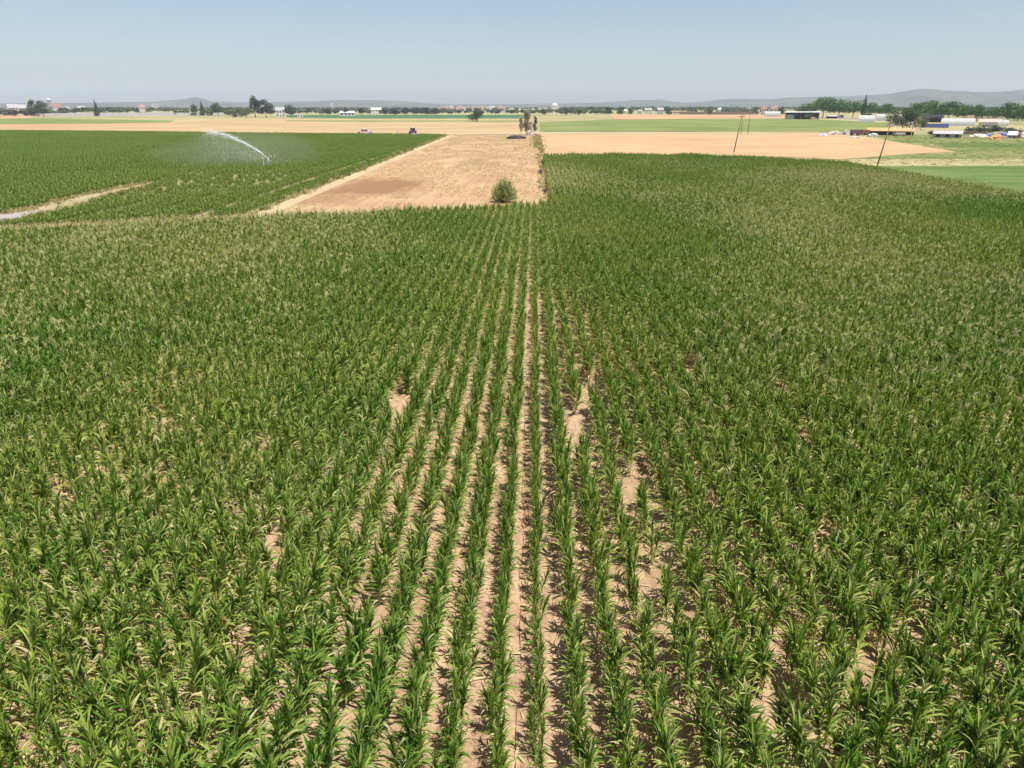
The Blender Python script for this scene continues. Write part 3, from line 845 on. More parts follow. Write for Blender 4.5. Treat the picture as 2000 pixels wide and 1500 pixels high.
tree('round_tree', 'round', 568, 229, 204, 28, 'euca', 'dark round tree just right of the white farmhouse')
tree('broadleaf_tree', 'round', 66, 223, 193, 26, 'broad', 'dark broad tree beside pale houses, taller of the two at far left', d=1000)
tree('broadleaf_tree', 'round', 83, 223, 195, 26, 'broad', 'dark broad tree under the water tank, shorter of the two at far left', d=960)
tree('spruce', 'conifer', 188, 223, 194, 11, 'darkleaf', 'narrow dark spruce rising above the far left treeline', d=1000)
tree('spruce', 'conifer', 394, 221, 197, 12, 'broad', 'dark green spruce in front of the small far hill', d=1000)
tree('broadleaf_tree', 'round', 380, 221, 203, 16, 'broad', 'small round tree left of the spruce in front of the small far hill', d=1000)
tree('broadleaf_tree', 'round', 425, 221, 200, 28, 'broad', 'round green tree between the spruce and the pale olive bushes', d=950)
for i, (x, yt, w) in enumerate(((750, 210, 24), (770, 209, 26), (793, 209, 24), (812, 210, 22), (832, 210, 26), (850, 212, 24))):
    tree('belt_tree', 'round', x, 224, yt, w, 'euca', 'dark tree, %s from the left in the windbreak behind the dark green strip' % 'first second third fourth fifth sixth'.split()[i], group='windbreak behind the dark green strip', d=900)
for x, yt, w, m, lb in ((705, 210, 16, 'darkleaf', 'dark small tree left of the white house by the windbreak'), (640, 211, 20, 'euca', 'small greyish tree at the foot of the tall chimney'), (675, 210, 14, 'euca', 'small greyish tree behind the long white shed'),
                        (1188, 209, 22, 'broad', 'round green tree, left one of two in front of the hazy ridge'), (1212, 209, 18, 'darkleaf', 'dark round tree, right one of two in front of the hazy ridge'), (1232, 213, 14, 'broad', 'small green tree beside a little white house'),
                        (1306, 211, 18, 'darkleaf', 'dark bushy tree at the right end of the far hamlet'), (1387, 207, 16, 'olive', 'pale olive tree above the far brown wall'), (1476, 208, 16, 'olive', 'grey olive tree right of the far brown wall'),
                        (1528, 207, 16, 'darkleaf', 'blue green tree just left of the farm shed'), (1105, 211, 14, 'broad', 'small green tree right of the domed building'), (1130, 213, 14, 'broad', 'low green tree between the domed building and the ridge trees'), (1062, 213, 12, 'broad', 'small green tree left of the domed building')):
    tree('distant_tree', 'round', x, 224, yt, w, m, lb, d=900)
PINES = [(1575, 205, 34, 800, 'left end pine of the row, low, behind the open black shed'), (1609, 191, 62, 770, 'tallest broad stone pine, behind the open black shed'), (1640, 196, 46, 770, 'broad stone pine just right of the tallest one'),
         (1668, 199, 44, 760, 'stone pine just left of the narrow cypress'), (1703, 203, 40, 740, 'stone pine behind the white polytunnel'), (1732, 205, 36, 740, 'low stone pine right of the white polytunnel'),
         (1793, 203, 48, 640, 'stone pine right of the dark spreading tree, left end of the right hand row'), (1822, 199, 58, 650, 'broad stone pine with a high crown above the blue fence'), (1856, 200, 60, 660, 'broadest stone pine, above the long white greenhouse'),
         (1886, 206, 40, 660, 'low stone pine above the right end of the long greenhouse'), (1912, 207, 30, 650, 'small stone pine above the brown house'), (1972, 203, 66, 580, 'wide stone pine above the dark hedge near the right edge'), (2008, 206, 50, 570, 'stone pine cut off by the right edge of the picture')]
for x, yt, w, d, lb in PINES:
    tree('stone_pine', 'pine', x, 0, yt - 4, w * 1.25, 'pine', lb, 'pine', 'stone pines along the farm', d=d, n=2400)
tree('cypress', 'cypress', 1688, 0, 186, 11, 'darkleaf', 'narrow dark cypress rising above the stone pines', d=700)
tree('spreading_tree', 'bush', 1762, 252, 207, 70, 'darkleaf', 'large dark spreading tree behind the orange roofed shed', n=4200)
tree('spreading_tree', 'bush', 1798, 254, 222, 32, 'olive', 'smaller grey green tree right of the large dark spreading one')
for i, (x, yb, yt, w, lb) in enumerate(((1905, 262, 245, 40, 'dark bush, left end of the hedge near the right edge'), (1938, 262, 243, 44, 'dark bush, tall middle one of the hedge near the right edge'), (1975, 263, 247, 44, 'low dark bush of the hedge above the blue tarp'))):
    tree('hedge_bush', 'bush', x, yb, yt, w, 'darkleaf', lb, 'bush', 'dark hedge near the right edge')
tree('yard_bush', 'bush', 1820, 266, 254, 24, 'broad', 'small green bush left of the low mauve building', 'bush')
for x, yb, yt, w, lb in ((1062, 325, 309, 13, 'upper reddish dry weed clump beside the left edge of the deep maize block'), (1056, 341, 327, 12, 'lower reddish dry weed clump beside the left edge of the deep maize block'), (1064, 378, 366, 13, 'grey dry thistle clump right of the round shrub')):
    tree('weed_clump', 'bush', x, yb, yt, w, 'dusty', lb, 'weeds', n=420)


# far treeline and woods: too many to count
def far_wood():
    ms = []
    for i in range(4):
        r = random.Random(400 + i)
        bl = [((r.uniform(-2.2, 2.2), r.uniform(-2.2, 2.2), r.uniform(2.2, 5.5)), (r.uniform(1.6, 2.6), r.uniform(1.6, 2.6), r.uniform(1.2, 2.0))) for _ in range(7)]
        c = crown(bl, 130, 1.3, 400 + i); c.tube([(0, 0, 0), (0, 0, 4)], [.2, .1], 5)
        ms.append(c.mesh('wood_tree', M[('broad', 'olive', 'euca', 'darkleaf')[i]]))
    X, Y, S, V = [], [], [], []
    def band(x0, x1, d0, d1, n, s0, s1, kinds):
        for _ in range(n):
            px = R.uniform(x0, x1); d = R.uniform(d0, d1); p = P(px, d)
            if float(fbm(p.x * .006, p.y * .003, 17)) < .40: continue
            X.append(p.x); Y.append(p.y); S.append(R.uniform(s0, s1)); V.append(R.choice(kinds))
    band(-250, 480, 1000, 1150, 330, .7, 1.15, (0, 1, 2, 1)); band(-300, 480, 1150, 2100, 520, .8, 1.4, (0, 0, 1, 2))
    band(480, 1050, 1050, 1500, 300, .55, .9, (2, 2, 1)); band(480, 1050, 1500, 2800, 460, .7, 1.3, (0, 2, 1))
    band(1040, 1560, 1000, 1500, 330, .6, 1.0, (0, 0, 1)); band(1040, 2300, 1500, 3000, 900, .8, 1.5, (0, 0, 3, 1))
    band(1565, 2150, 690, 790, 420, .4, .75, (3, 3, 0)); band(1540, 2350, 780, 950, 420, .6, 1.1, (0, 0, 3))
    n = len(X); S = np.array(S)
    scatter('far_woodland', np.stack([X, Y, np.zeros(n)], 1), np.stack([np.zeros(n), np.zeros(n), NR.uniform(0, 6.28, n)], 1), np.stack([S * 1.25, S * 1.25, S], 1), V, NR.random(n), ms, 'hazy far woods and hedges along the horizon')
far_wood()


# ------------------------------------------------------------------ buildings
def house(px, yb, yt, w, label, wall='cream', roof='redroof', d=None, group=None, name='house', cat='house', depth=.8, rz=None, flat=False, nwin=3, roof_share=.35, door=True):
    p = G(px, yb) if d is None else P(px, d)
    h = zat(p, px, yt); wd = wpx(p, w); dp = wd * depth
    face = math.atan2(p.y, p.x) - math.pi / 2 if rz is None else rz
    t = thing(name, p, label, cat, group, face)
    wh = h * (1 - (0.06 if flat else roof_share))
    MB().box((0, 0, wh / 2), (wd, dp, wh)).build('wall', M[wall], t)
    b = MB(); ov = max(.15, wd * .03)
    if flat:
        b.box((0, 0, wh + h * .03), (wd + ov, dp + ov, h * .06))
    else:
        x, y = wd / 2 + ov, dp / 2 + ov
        b.add([(-x, -y, wh), (x, -y, wh), (x, y, wh), (-x, y, wh), (-x * .96, 0, h), (x * .96, 0, h)], [(0, 1, 5, 4), (2, 3, 4, 5), (1, 2, 5), (3, 0, 4), (3, 2, 1, 0)])
    b.build('roof', M[roof], t)
    ww = min(1.4, wd / (nwin * 2.2)); hh = min(1.5, wh * .38)
    st = 2 if wh > 4.6 else 1
    for k in range(nwin):
        for s in range(st):
            if door and s == 0 and k == nwin // 2: continue
            x = wd * ((k + .5) / nwin - .5); z = wh * ((s + .55) / st)
            MB().box((x, -dp / 2 - .02, z), (ww, .1, hh)).build('window', M['glass'], t)
    if door: MB().box((wd * ((nwin // 2 + .5) / nwin - .5), -dp / 2 - .03, min(2.1, wh * .8) / 2), (1.1, .12, min(2.1, wh * .8))).build('door', M['brownwall'], t)
    return t


def longbox(name, px0, px1, yb, yt, m, label, cat, roofm=None, d=None, thick=6.0, arch=False, wins=0, winm='glass', group=None, rz=None):
    """long low sheds, tunnels, walls"""
    pc = (px0 + px1) / 2
    p = G(pc, yb) if d is None else P(pc, d)
    h = zat(p, pc, yt); wd = wpx(p, px1 - px0)
    t = thing(name, p, label, cat, group, math.atan2(p.y, p.x) - math.pi / 2 if rz is None else rz)
    if arch:
        nseg = 12; vs = []; fs = []
        for i in (0, 1):
            for k in range(nseg + 1):
                a = math.pi * k / nseg
                vs.append(((i - .5) * wd, -thick / 2 * math.cos(a), h * math.sin(a) ** .8))
        for k in range(nseg): fs.append((k, k + 1, nseg + 2 + k, nseg + 1 + k))
        b = MB(); b.add(vs, fs); b.build('cover', M[m], t, True)
        e = MB(); e.add([(v[0] * .999, v[1] * .98, v[2] * .98) for v in vs], [tuple(range(nseg + 1)), tuple(range(2 * nseg + 1, nseg, -1))]); e.build('end_wall', M[m], t)
        q = MB()
        for i in range(max(3, int(wd / 4))):
            x = wd * (i / max(2, int(wd / 4) - 1) - .5)
            q.tube([(x, -thick / 2 * 1.005 * math.cos(math.pi * k / 8), h * 1.005 * math.sin(math.pi * k / 8) ** .8) for k in range(9)], .05, 5)
        q.build('hoops', M['steel'], t)
    else:
        wh = h * .62 if roofm else h
        MB().box((0, 0, wh / 2), (wd, thick, wh)).build('wall', M[m], t)
        if roofm:
            x, y = wd / 2 + .3, thick / 2 + .5
            b = MB(); b.add([(-x, -y, wh - .05), (x, -y, wh - .05), (x, y, wh - .05), (-x, y, wh - .05), (-x, 0, h), (x, 0, h)], [(0, 1, 5, 4), (2, 3, 4, 5), (1, 2, 5), (3, 0, 4), (3, 2, 1, 0)])
            b.build('roof', M[roofm], t)
        for k in range(wins):
            x = wd * ((k + .5) / wins - .5)
            MB().box((x, -thick / 2 - .03, wh * .5), (wd / wins * .42, .1, wh * .5)).build('window', M[winm], t)
    return t


HL = 'far left behind the treeline'
house(26, 0, 203, 17, 'pale house with grey roof, left one of the pair beside the two dark trees', 'cream', 'greyroof', d=1150)
house(45, 0, 204, 15, 'pale house with grey roof, right one of the pair beside the two dark trees', 'cream', 'greyroof', d=1130)
house(110, 0, 202, 11, 'white house with brown roof standing just right of the water tank', 'white', 'brownwall', d=1200)
house(122, 0, 201, 8, 'narrow white house with brown roof left of two low white cabins', 'white', 'brownwall', d=1200)
house(130, 221, 208, 11, 'low white cabin, left one of two in front of the far left trees', 'white', 'white', d=1500, flat=True, nwin=2)
house(160, 221, 207, 13, 'low white cabin, right one of two in front of the far left trees', 'white', 'greyroof', d=1500, nwin=2)
house(278, 0, 204, 11, 'pale pinkish house far behind the left treeline', 'cream', 'redroof', d=1300)
house(301, 0, 202, 6, 'thin pale blue grey apartment block left of its darker neighbour', 'grey', 'greyroof', d=2300, flat=True, name='apartment_block', cat='apartment block')
house(309, 0, 201, 7, 'darker blue grey apartment block, right of its pale neighbour', 'mauve', 'greyroof', d=2300, flat=True, name='apartment_block', cat='apartment block')
house(547, 228, 209, 17, 'white two storey farmhouse between the dark pair of trees and the dark round tree', 'white', 'greyroof', d=830)
house(585, 229, 223, 11, 'small white flat hut at the foot of the dark round tree', 'white', 'white', flat=True, d=800, nwin=2)
house(735, 224, 210, 20, 'white house at the left end of the windbreak', 'white', 'cream', d=1050)
longbox('long_shed', 664, 692, 0, 216.5, 'white', 'long white shed right of the tall chimney', 'shed', 'white', d=900, wins=4)
for i in range(18):
    x = 866 + i * 7.0 + R.uniform(-2, 2)
    house(x, 0, 207.5 + R.uniform(-1.5, 2), R.uniform(5, 8), 'small pale house with reddish roof in the hazy town right of the windbreak', R.choice(('cream', 'white', 'grey')), R.choice(('redroof', 'redroof', 'greyroof')), d=R.uniform(1500, 1900), group='hazy town right of the windbreak', nwin=2, door=False)
for x, yt, w, wl, rf, lb in ((1222, 213, 7, 'white', 'white', 'tiny white house between two dark trees before the ridge'), (1250, 214, 8, 'grey', 'greyroof', 'grey house, left end of the far hamlet below the ridge'), (1266, 211, 14, 'white', 'greyroof', 'wide white house in the middle of the far hamlet'), (1290, 210, 12, 'cream', 'greyroof', 'cream house at the right of the far hamlet, left of the dark bushy tree'), (1322, 216, 14, 'cream', 'redroof', 'low cream house with red roof right of the dark bushy tree'), (1405, 210, 6, 'white', 'white', 'tiny white house right of the pale olive tree'),
                              (1492, 206, 10, 'cream', 'redroof', 'hazy pinkish house left of its neighbour near the farm shed'), (1512, 206, 12, 'cream', 'redroof', 'hazy pinkish house, wider, nearest the farm shed')):
    house(x, 0, yt, w, lb, wl, rf, d=1000 + (x % 7) * 30, nwin=2)
longbox('long_greenhouse', 1496, 1524, 0, 217.5, 'plastic', 'long low white greenhouse below the hazy pinkish houses', 'greenhouse', d=850, arch=True)
longbox('brick_wall', 1330, 1470, 0, 218, 'brownwall', 'long brown wall along the far edge of the tan field', 'wall', d=1080, thick=.6)
longbox('roadside_wall', 100, 425, 0, 220.3, 'grey', 'long pale grey wall below the far left treeline', 'wall', d=1000, thick=.5)

# water tank, chimney, domed building
p = P(99, 1250); t = thing('water_tank', p, 'pale blue white round water tank on legs above the far left trees', 'water tank')
zt = zat(p, 99, 192); zb = zat(p, 99, 199)
b = MB(); b.tube([(0, 0, zb), (0, 0, zb + 1), (0, 0, zt - 1), (0, 0, zt)], [1.5, 3.2, 3.2, 1.2], 16); b.build('tank', M['paleblue'], t, True)
for sx in (-1, 1):
    for sy in (-1, 1):
        MB().tube([(sx * 2.4, sy * 2.4, 0), (sx * 1.6, sy * 1.6, zb + .6)], .25, 6).build('leg', M['grey'], t)
p = P(649, 1500); t = thing('chimney', p, 'tall dark slender chimney standing above the far trees', 'chimney')
MB().tube([(0, 0, 0), (0, 0, zat(p, 649, 200))], [2.4, 1.7], 14).build('shaft', M['greyroof'], t, True)
MB().tube([(0, 0, zat(p, 649, 200) - .02), (0, 0, zat(p, 649, 199.5))], [2.1, 2.1], 14).build('rim', M['grey'], t, True)
p = P(1083, 1500); t = thing('domed_building', p, 'pale building with white dome and grey cap near the horizon', 'domed building')
zb = zat(p, 1083, 207); zt = zat(p, 1083, 201.5); w_ = wpx(p, 13)
MB().box((0, 0, zb / 2), (w_, w_, zb)).build('wall', M['cream'], t)
b = MB(); b.blob((0, 0, zb), (w_ * .48, w_ * .48, zt - zb), 1, 0, 16, 10, 0, zb); b.build('dome', M['white'], t, True)
for sx in (-1, 1): MB().tube([(sx * w_ * .6, 0, 0), (sx * w_ * .6, 0, zt * .98)], [.6, .35], 8).build('minaret', M['cream'], t)

# open farm shed: roof slab on posts, dark inside
p = P(1568, 700); t = thing('farm_shed', p, 'open black fronted farm shed with thin white roof below the pines', 'shed', None, math.atan2(p.y, p.x) - math.pi / 2)
w_ = wpx(p, 62); h_ = zat(p, 1568, 218)
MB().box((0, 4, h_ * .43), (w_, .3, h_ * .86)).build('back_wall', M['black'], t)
for sx in (-1, 1): MB().box((sx * (w_ / 2 - .2), 0, h_ * .42), (.3, 7.6, h_ * .84)).build('side_wall', M['greyroof'], t)
MB().box((-w_ * .36, -3.6, h_ * .3), (w_ * .25, .3, h_ * .6)).build('front_wall', M['grey'], t)
b = MB(); b.add([(-w_ / 2 - .6, -4.6, h_ * .86), (w_ / 2 + .6, -4.6, h_ * .9), (w_ / 2 + .6, 4.8, h_ * .98), (-w_ / 2 - .6, 4.8, h_ * .94), (-w_ / 2 - .6, -4.6, h_ * .91), (w_ / 2 + .6, -4.6, h_ * .95), (w_ / 2 + .6, 4.8, h_ * 1.03), (-w_ / 2 - .6, 4.8, h_)], [(3, 2, 1, 0), (4, 5, 6, 7), (0, 1, 5, 4), (1, 2, 6, 5), (2, 3, 7, 6), (3, 0, 4, 7)])
b.build('roof', M['white'], t)
for k in range(5): MB().tube([(w_ * (-.2 + .17 * k), -4.2, 0), (w_ * (-.2 + .17 * k), -4.2, h_ * .88)], .12, 6).build('post', M['steel'], t)
p = P(1592, 685); b = MB()
for k in range(7): b.box((p.x + R.uniform(-3, 3), p.y + R.uniform(-2, 2), .6 + 1.0 * (k % 2)), (1.6, 1.0, 1.0), R.uniform(0, 3))
tag(b.build('bale_stack', M['pinkred']), 'stack of faded pinkish bales at the open farm shed', 'bales')
longbox('polytunnel', 1682, 1709, 0, 225, 'plastic', 'bright white arched polytunnel in front of the stone pines', 'polytunnel', d=580, arch=True, thick=9)
longbox('polytunnel', 1716, 1731, 0, 222.5, 'plastic', 'small white arched shelter right of the bright white polytunnel', 'polytunnel', d=650, arch=True, thick=7)
longbox('white_canopy', 1617, 1648, 0, 224.5, 'black', 'low dark hut with white flat roof between shed and polytunnel', 'hut', 'plastic', d=760, thick=7)
longbox('white_wall', 1640, 1690, 0, 229.8, 'white', 'long low white wall left of the bright polytunnel', 'wall', d=720, thick=.6)
longbox('dark_barn', 1806, 1843, 0, 223, 'black', 'dark low barn under the stone pines', 'barn', 'black', d=600, thick=8)
longbox('long_greenhouse', 1848, 1904, 0, 231, 'plastic', 'longest white greenhouse, below the broadest stone pine', 'greenhouse', d=500, arch=True, thick=8)
house(1899, 0, 225, 12, 'brown house at the right end of the longest white greenhouse', 'brownwall', 'brownwall', d=540)
longbox('red_shed', 1921, 1952, 0, 232.5, 'white', 'white shed with dull red roof right of the brown house', 'shed', 'pinkred', d=500, thick=8)
longbox('polytunnel', 1951, 1962, 0, 233, 'plastic', 'little white arched tent right of the dull red roofed shed', 'polytunnel', d=505, arch=True, thick=6)
longbox('polytunnel', 1966, 1975, 0, 234.5, 'plastic', 'smallest white arched tent, farthest right of the white ones', 'polytunnel', d=505, arch=True, thick=5)
longbox('blue_fence', 1808, 1856, 0, 241.5, 'blue', 'low dark blue fence under the stone pines', 'fence', d=450, thick=.4)
longbox('low_building', 1826, 1873, 268.5, 255.5, 'mauve', 'low mauve building with dark window openings in the dry yard', 'building', 'mauve', wins=3, winm='black', thick=7)
longbox('orange_shed', 1697, 1778, 263.5, 250, 'black', 'long open shed with orange clay roof in front of the dark spreading tree', 'shed', 'orange', thick=8)
longbox('pole_fence', 1875, 1925, 263, 257, 'brownwall', 'brown plank fence right of the low mauve building', 'fence', thick=.3)

# yard clutter
def wagon(px, yb, yt, w, m, label, group='plum wagons by the orange shed'):
    p = G(px, yb); h = zat(p, px, yt); wd = wpx(p, w)
    t = thing('farm_wagon', p, label, 'wagon', group, R.uniform(-.2, .2))
    b = MB(); b.box((0, 0, h * .33), (wd, 2.0, .15))
    b.box((0, -.97, h * .62), (wd, .06, h * .55)); b.box((0, .97, h * .62), (wd, .06, h * .55)); b.box((-wd / 2, 0, h * .62), (.06, 1.9, h * .55)); b.box((wd / 2, 0, h * .62), (.06, 1.9, h * .55))
    for k in range(4): b.box((wd * (k / 3 - .5), -1.02, h * .6), (.1, .06, h * .6))
    b.build('bed', M[m], t)
    for sx in (-1, 1):
        for sy in (-1, 1):
            q = MB().wheel((sx * wd * .34, sy * .9, .45), .45, .25, (0, 1, 0)).build('wheel', M['rubber'], t); MB().wheel((sx * wd * .34, sy * 1.04, .45), .22, .06, (0, 1, 0)).build('rim', M['steel'], q)
    MB().tube([(wd / 2, 0, h * .3), (wd / 2 + 1.3, 0, .4)], .06, 6).build('drawbar', M['rust'], t)
wagon(1670, 265, 252, 17, 'plum', 'dark plum farm wagon, left one of two beside the orange roofed shed')
wagon(1687, 264, 252, 15, 'rust', 'rusty red farm wagon, right one of two beside the orange roofed shed')
wagon(1755, 266, 258, 20, 'mauve', 'pale mauve wagon parked under the orange roofed shed', None)


def heap(name, px, yb, yt, w, m, label, cat, seed, rough=.5, deep=.6):
    p = G(px, yb); h = zat(p, px, yt); wd = wpx(p, w)
    b = MB()
    r = random.Random(seed)
    b.blob((p.x, p.y, 0), (wd / 2, wd / 2 * deep, h), seed, rough, 16, 9, 0, -.02)
    for k in range(10):
        a = r.uniform(0, 6.28); q = r.uniform(.2, .95) * wd / 2
        b.box((p.x + q * math.cos(a), p.y + q * math.sin(a) * deep, h * .35 * r.uniform(.3, 1.2)), (wd * .09, wd * .07, h * .4), a)
    return tag(b.build(name, M[m]), label, cat)
heap('tarp_pile', 1607, 265, 260, 17, 'paleblue', 'pale lilac tarpaulin heap at the far edge of the stubble', 'tarp', 1, .3)
heap('debris_pile', 1630, 263, 256, 24, 'rock', 'low pale debris heap right of the lilac tarpaulin', 'debris', 2)
heap('debris_pile', 1652, 263, 254, 14, 'grey', 'grey scrap heap just left of the plum wagon', 'debris', 3)
heap('debris_pile', 1705, 267, 260, 18, 'grey', 'grey scrap heap in front of the orange roofed shed', 'debris', 4)
heap('rubble_pile', 1668, 269, 265.5, 22, 'rock', 'pale rubble strip in front of the wagons', 'rubble', 5)
heap('rubble_pile', 1033, 266, 255, 15, 'rock', 'pale rubble heap at the foot of the tall dusty grey tree', 'rubble', 6, .6)
heap('dark_heap', 1008, 271.5, 264, 38, 'darkheap', 'dark grey heap left of the tall dusty grey tree', 'heap', 16, .4)  # low mound in a mottled near-black tone
heap('straw_heap', 1912, 268, 261, 34, 'cream', 'flat straw coloured heap left of the blue tarp', 'straw', 7, .3)
heap('earth_pile', 1945, 272, 262, 22, 'orange', 'orange earth heap in the yard near the right edge', 'earth heap', 8, .3)
heap('tarp_pile', 1958, 266, 258.5, 20, 'blue', 'dark blue tarpaulin heap behind the orange earth heap', 'tarp', 9, .3)
heap('tarp_pile', 1928, 266, 260.5, 16, 'blue', 'small blue tarpaulin heap left of the orange earth heap', 'tarp', 10, .3)
heap('tarp_pile', 1992, 268, 258, 20, 'paleblue', 'pale tarpaulin heap at the right edge of the picture', 'tarp', 11, .3)
house(1976, 270, 256, 15, 'small white and blue tent like hut near the right edge', 'paleblue', 'white', name='tent_hut', cat='hut', nwin=2, roof_share=.55)
house(1988, 270, 258, 8, 'small rusty orange cabin beside the white and blue hut', 'orange', 'rust', name='cabin', cat='cabin', nwin=1)
p = G(1778, 271); t = thing('lamp_post', p, 'white topped orange post at the right end of the orange roofed shed', 'post')
h_ = zat(p, 1778, 247)
MB().tube([(0, 0, 0), (0, 0, h_ * .5)], [.22, .2], 8).build('base', M['orange'], t); MB().tube([(0, 0, h_ * .5 + .003), (0, 0, h_)], [.2, .14], 8).build('shaft', M['white'], t)
MB().box((0, -.35, h_ - .15), (.5, .9, .25)).build('lamp_head', M['white'], t)


def pole(px, yb, yt, pxt, label, arm=1.6, rad=.16, group=None):
    p = G(px, yb); h = zat(p, px, yt); lean = wpx(p, pxt - px)
    t = thing('utility_pole', p, label, 'pole', group)
    MB().tube([(0, 0, -.2), (lean * .5, 0, h * .5), (lean, 0, h)], [rad, rad * .85, rad * .65], 10).build('shaft', M['pole'], t, True)
    if arm:
        MB().box((lean * .94, -.12, h * .94), (arm, .1, .12), .25).build('crossarm', M['pole'], t)
        for k in (-1, 0, 1): MB().tube([(lean * .94 + k * arm * .42, -.12 + k * arm * .42 * .25, h * .94 + .06), (lean * .94 + k * arm * .42, -.12 + k * arm * .42 * .25, h * .94 + .3)], [.05, .07], 7).build('insulator', M['white'], t)
    return t
pole(1708, 340, 240, 1721, 'leaning wooden pole at the corner of maize and green field, nearest of the poles', 1.5, .12)
pole(1433, 298, 223, 1441, 'leaning wooden pole behind the far edge of the maize', 1.8, .13)
pole(1447, 262, 224, 1447, 'thin straight post just right of the leaning pole behind the maize', 0, .13, 'thin posts by the leaning pole')
pole(1460, 262, 216, 1461, 'taller thin post, farthest right of the two beside the leaning pole', 1.4, .13, 'thin posts by the leaning pole')
b = MB(); p = G(778, 264); b.tube([p, p + Vector((0, 0, 2.0))], [.2, .2], 8); b.tube([p + Vector((0, 0, 2.003)), p + Vector((0, 0, 2.25))], [.24, .1], 8)
tag(b.build('marker_post', M['white']), 'short white marker post between the pickup and the violet tractor', 'post')


# ------------------------------------------------------------------ vehicles
def tractor(px, yb):
    p = G(px, yb)
    t = thing('tractor', p, 'violet tractor with pale canopy parked at the far edge of the green crop', 'tractor', None, .5); t.scale = (1.12,) * 3
    b = MB(); b.box((0, 1.35, 1.05), (.85, 1.9, .75), 0, 0, .9); b.box((0, 2.3, .85), (.7, .15, .8)); b.build('hood', M['violet'], t)
    MB().box((0, -.2, .85), (1.0, 1.6, .5)).build('chassis', M['violet'], t)
    c = MB().box((0, -.3, 1.75), (1.35, 1.4, 1.3), 0, 0, .92).build('cab', M['violet'], t)
    for y in (-1.0, .42): MB().box((0, y, 1.85), (.95, .08, .8)).build('window', M['glass'], c)
    for x in (-.69, .69): MB().box((x, -.3, 1.85), (.06, 1.0, .75)).build('window', M['glass'], c)
    MB().box((0, -.3, 2.5), (1.7, 1.9, .16)).build('canopy', M['lilac'], t)
    MB().tube([(.3, 1.6, 1.4), (.3, 1.6, 2.6)], .05, 7).build('exhaust_pipe', M['steel'], t)
    for x in (-.85, .85):
        q = MB().wheel((x, -.55, .8), .8, .45, (1, 0, 0), 18).build('wheel', M['rubber'], t); MB().wheel((x * 1.14, -.55, .8), .42, .3, (1, 0, 0)).build('rim', M['lilac'], q)
        MB().box((x, -.55, 1.66), (.5, 1.3, .08)).build('fender', M['lilac'], t)
        q = MB().wheel((x * .85, 1.9, .45), .45, .28, (1, 0, 0), 16).build('wheel', M['rubber'], t); MB().wheel((x, 1.9, .45), .22, .12, (1, 0, 0)).build('rim', M['lilac'], q)
    MB().box((.0, -1.6, .55), (2.2, .7, .35)).build('rear_tool', M['lilac'], t)


def pickup(px, yb):
    p = G(px, yb)
    t = thing('pickup_truck', p, 'dusty red pickup truck with white roof at the far edge of the green crop', 'pickup truck', None, 2.2); t.scale = (1.2,) * 3
    b = MB(); b.box((0, 0, .75), (1.75, 4.4, .55)); b.box((0, 1.55, 1.06), (1.6, 1.2, .12)); b.build('body', M['pinkred'], t)
    c = MB().box((0, .25, 1.42), (1.62, 1.7, .62), 0, 0, .86).build('cab', M['pinkred'], t)
    MB().box((0, .25, 1.77), (1.42, 1.5, .1)).build('roof', M['white'], t)
    for y in (-.62, 1.12): MB().box((0, y, 1.45), (1.3, .12, .42)).build('window', M['glass'], c)
    for x in (-.79, .79): MB().box((x, .25, 1.45), (.08, 1.25, .38)).build('window', M['glass'], c)
    b = MB(); b.box((0, -2.15, 1.2), (1.7, .08, .4)); b.box((-.82, -1.3, 1.2), (.08, 1.6, .4)); b.box((.82, -1.3, 1.2), (.08, 1.6, .4)); b.build('cargo_bed', M['white'], t)
    for x in (-.82, .82):
        for y in (-1.35, 1.4):
            q = MB().wheel((x, y, .38), .38, .24, (1, 0, 0)).build('wheel', M['rubber'], t); MB().wheel((x * 1.1, y, .38), .2, .14, (1, 0, 0)).build('rim', M['steel'], q)
        MB().box((x * .8, 2.22, .85), (.35, .06, .16)).build('headlight', M['white'], t)
tractor(806, 264.5)
pickup(714, 263.5)

# ------------------------------------------------------------------ sprinkler gun and its spray
p = G(526, 328); t = thing('irrigation_gun', p, 'wheeled irrigation gun throwing a long water jet over the green crop', 'sprinkler', None, .6)
MB().tube([(0, 0, .3), (0, 0, 1.7)], [.07, .06], 8).build('riser', M['steel'], t, True)
MB().tube([(0, 0, 1.7), (-.25, .25, 1.85), (-.9, .75, 2.35)], [.09, .08, .04], 8).build('barrel', M['pinkred'], t, True)
for a in (0.3, 2.4, 4.5):
    MB().tube([(0, 0, 1.2), (.9 * math.cos(a), .9 * math.sin(a), .1)], .04, 6).build('leg', M['steel'], t)
for s in (-1, 1): MB().wheel((s * .75, -.2, .35), .35, .14, (1, 0, 0)).build('wheel', M['rubber'], t)
p2 = G(516, 329); b = MB(); b.tube([p2, p2 + Vector((0, 0, 1.7))], [.06, .05], 8); b.box(p2 + Vector((0, 0, 1.8)), (.25, .25, .16))
tag(b.build('hydrant_post', M['white']), 'pale hydrant post left of the irrigation gun in the green crop', 'post')
J0 = p + Vector((-1.0, .5, 2.4)); 
apex = P(402, 168); apex.z = zat(apex, 402, 258.2)
def jet(s):
    """path of the jet: climbs to its apex, then falls"""
    q = J0.lerp(apex, s); q.z = J0.z + (apex.z - J0.z) * (2 * s - s * s)
    return q
b = MB()
rg = np.random.default_rng(5)
def drops(c, sz):
    n = len(c)
    d = rg.normal(size=(n, 3)); d /= np.linalg.norm(d, axis=1)[:, None]
    b.cards(c, d, sz, np.full(n, .5), 0, 1.3)
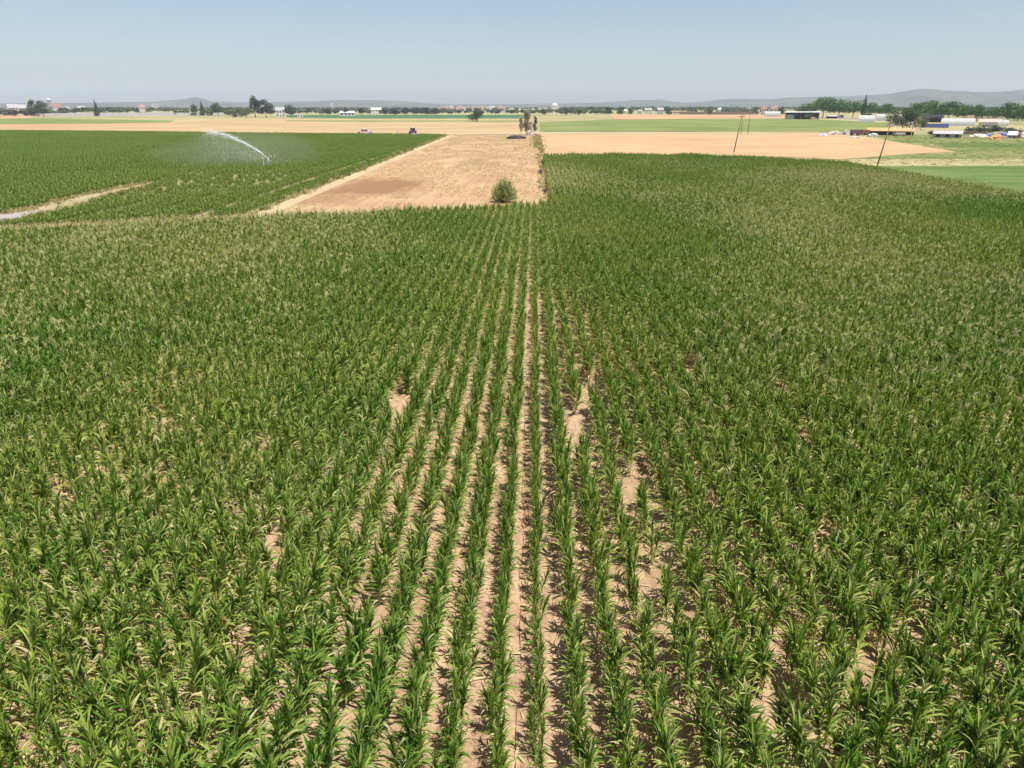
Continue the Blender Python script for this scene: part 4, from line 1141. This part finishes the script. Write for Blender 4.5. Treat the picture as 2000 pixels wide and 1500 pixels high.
for i in range(26):                                        # ropes of water breaking apart
    s0 = i / 26 * .98; s1 = s0 + .05
    for k in range(3):
        w_ = .04 + .13 * s0
        o = Vector(rg.normal(0, w_ * .6, 3))
        b.tube([jet(s0) + o, jet((s0 + s1) / 2) + o * .8, jet(s1) + o * .7], [.016 + .025 * s0, .028 + .04 * s0, .01], 5, 0, False)
n = 3600
s = rg.uniform(0, 1.12, n) ** .8
c = np.array([jet(x) for x in s]) + rg.normal(size=(n, 3)) * (0.05 + .35 * s)[:, None]
drops(c, .02 + .035 * rg.random(n))
n = 5200                                                   # drops falling below the jet, drifting right
s = rg.uniform(.05, 1.25, n)
c = np.array([jet(min(x, 1.15)) for x in s])
fall = rg.random(n) ** .8
c[:, 2] = np.maximum(.3, c[:, 2] * (1 - fall))
c[:, 0] += fall * rg.uniform(0, 9, n) + rg.normal(0, .9, n); c[:, 1] += rg.normal(0, 2.5, n) - fall * 3
drops(c, .015 + .03 * rg.random(n))
tag(b.build('water_spray', M['water']), 'white arc of water and falling drops from the irrigation gun', None, None, 'stuff')
# fine mist carried by the wind: a soft body of thin vapour round the falling drops
mm = bpy.data.materials.new('fine_mist'); mm.use_nodes = True; n_ = mm.node_tree.nodes; n_.remove(n_["Principled BSDF"])
pv = n_.new("ShaderNodeVolumePrincipled"); pv.inputs["Color"].default_value = (.95, .97, 1, 1); pv.inputs["Density"].default_value = 0.0034
mm.node_tree.links.new(pv.outputs[0], n_["Material Output"].inputs["Volume"])
mc = (J0 + apex) * .5 + Vector((5, -6, 0))
b = MB(); b.blob((mc.x, mc.y, 2.6), (15, 17, 3.6), 3, .25, 24, 12, 0, .3)
tag(b.build('water_mist', mm, None, True), 'thin drifting mist around the irrigation gun', None, None, 'stuff')

# ------------------------------------------------------------------ haze
hm = bpy.data.materials.new('haze_air'); hm.use_nodes = True; n_ = hm.node_tree.nodes; n_.remove(n_["Principled BSDF"])
pv = n_.new("ShaderNodeVolumePrincipled"); pv.inputs["Color"].default_value = (.84, .91, 1, 1); pv.inputs['Anisotropy'].default_value = 0.0; pv.inputs["Density"].default_value = 0.000105
hm.node_tree.links.new(pv.outputs[0], n_["Material Output"].inputs["Volume"])
b = MB(); b.box((0, 0, 124), (18200, 18200, 254))
tag(b.build('haze', hm), 'pale blue summer haze over the plain', None, None, 'stuff')
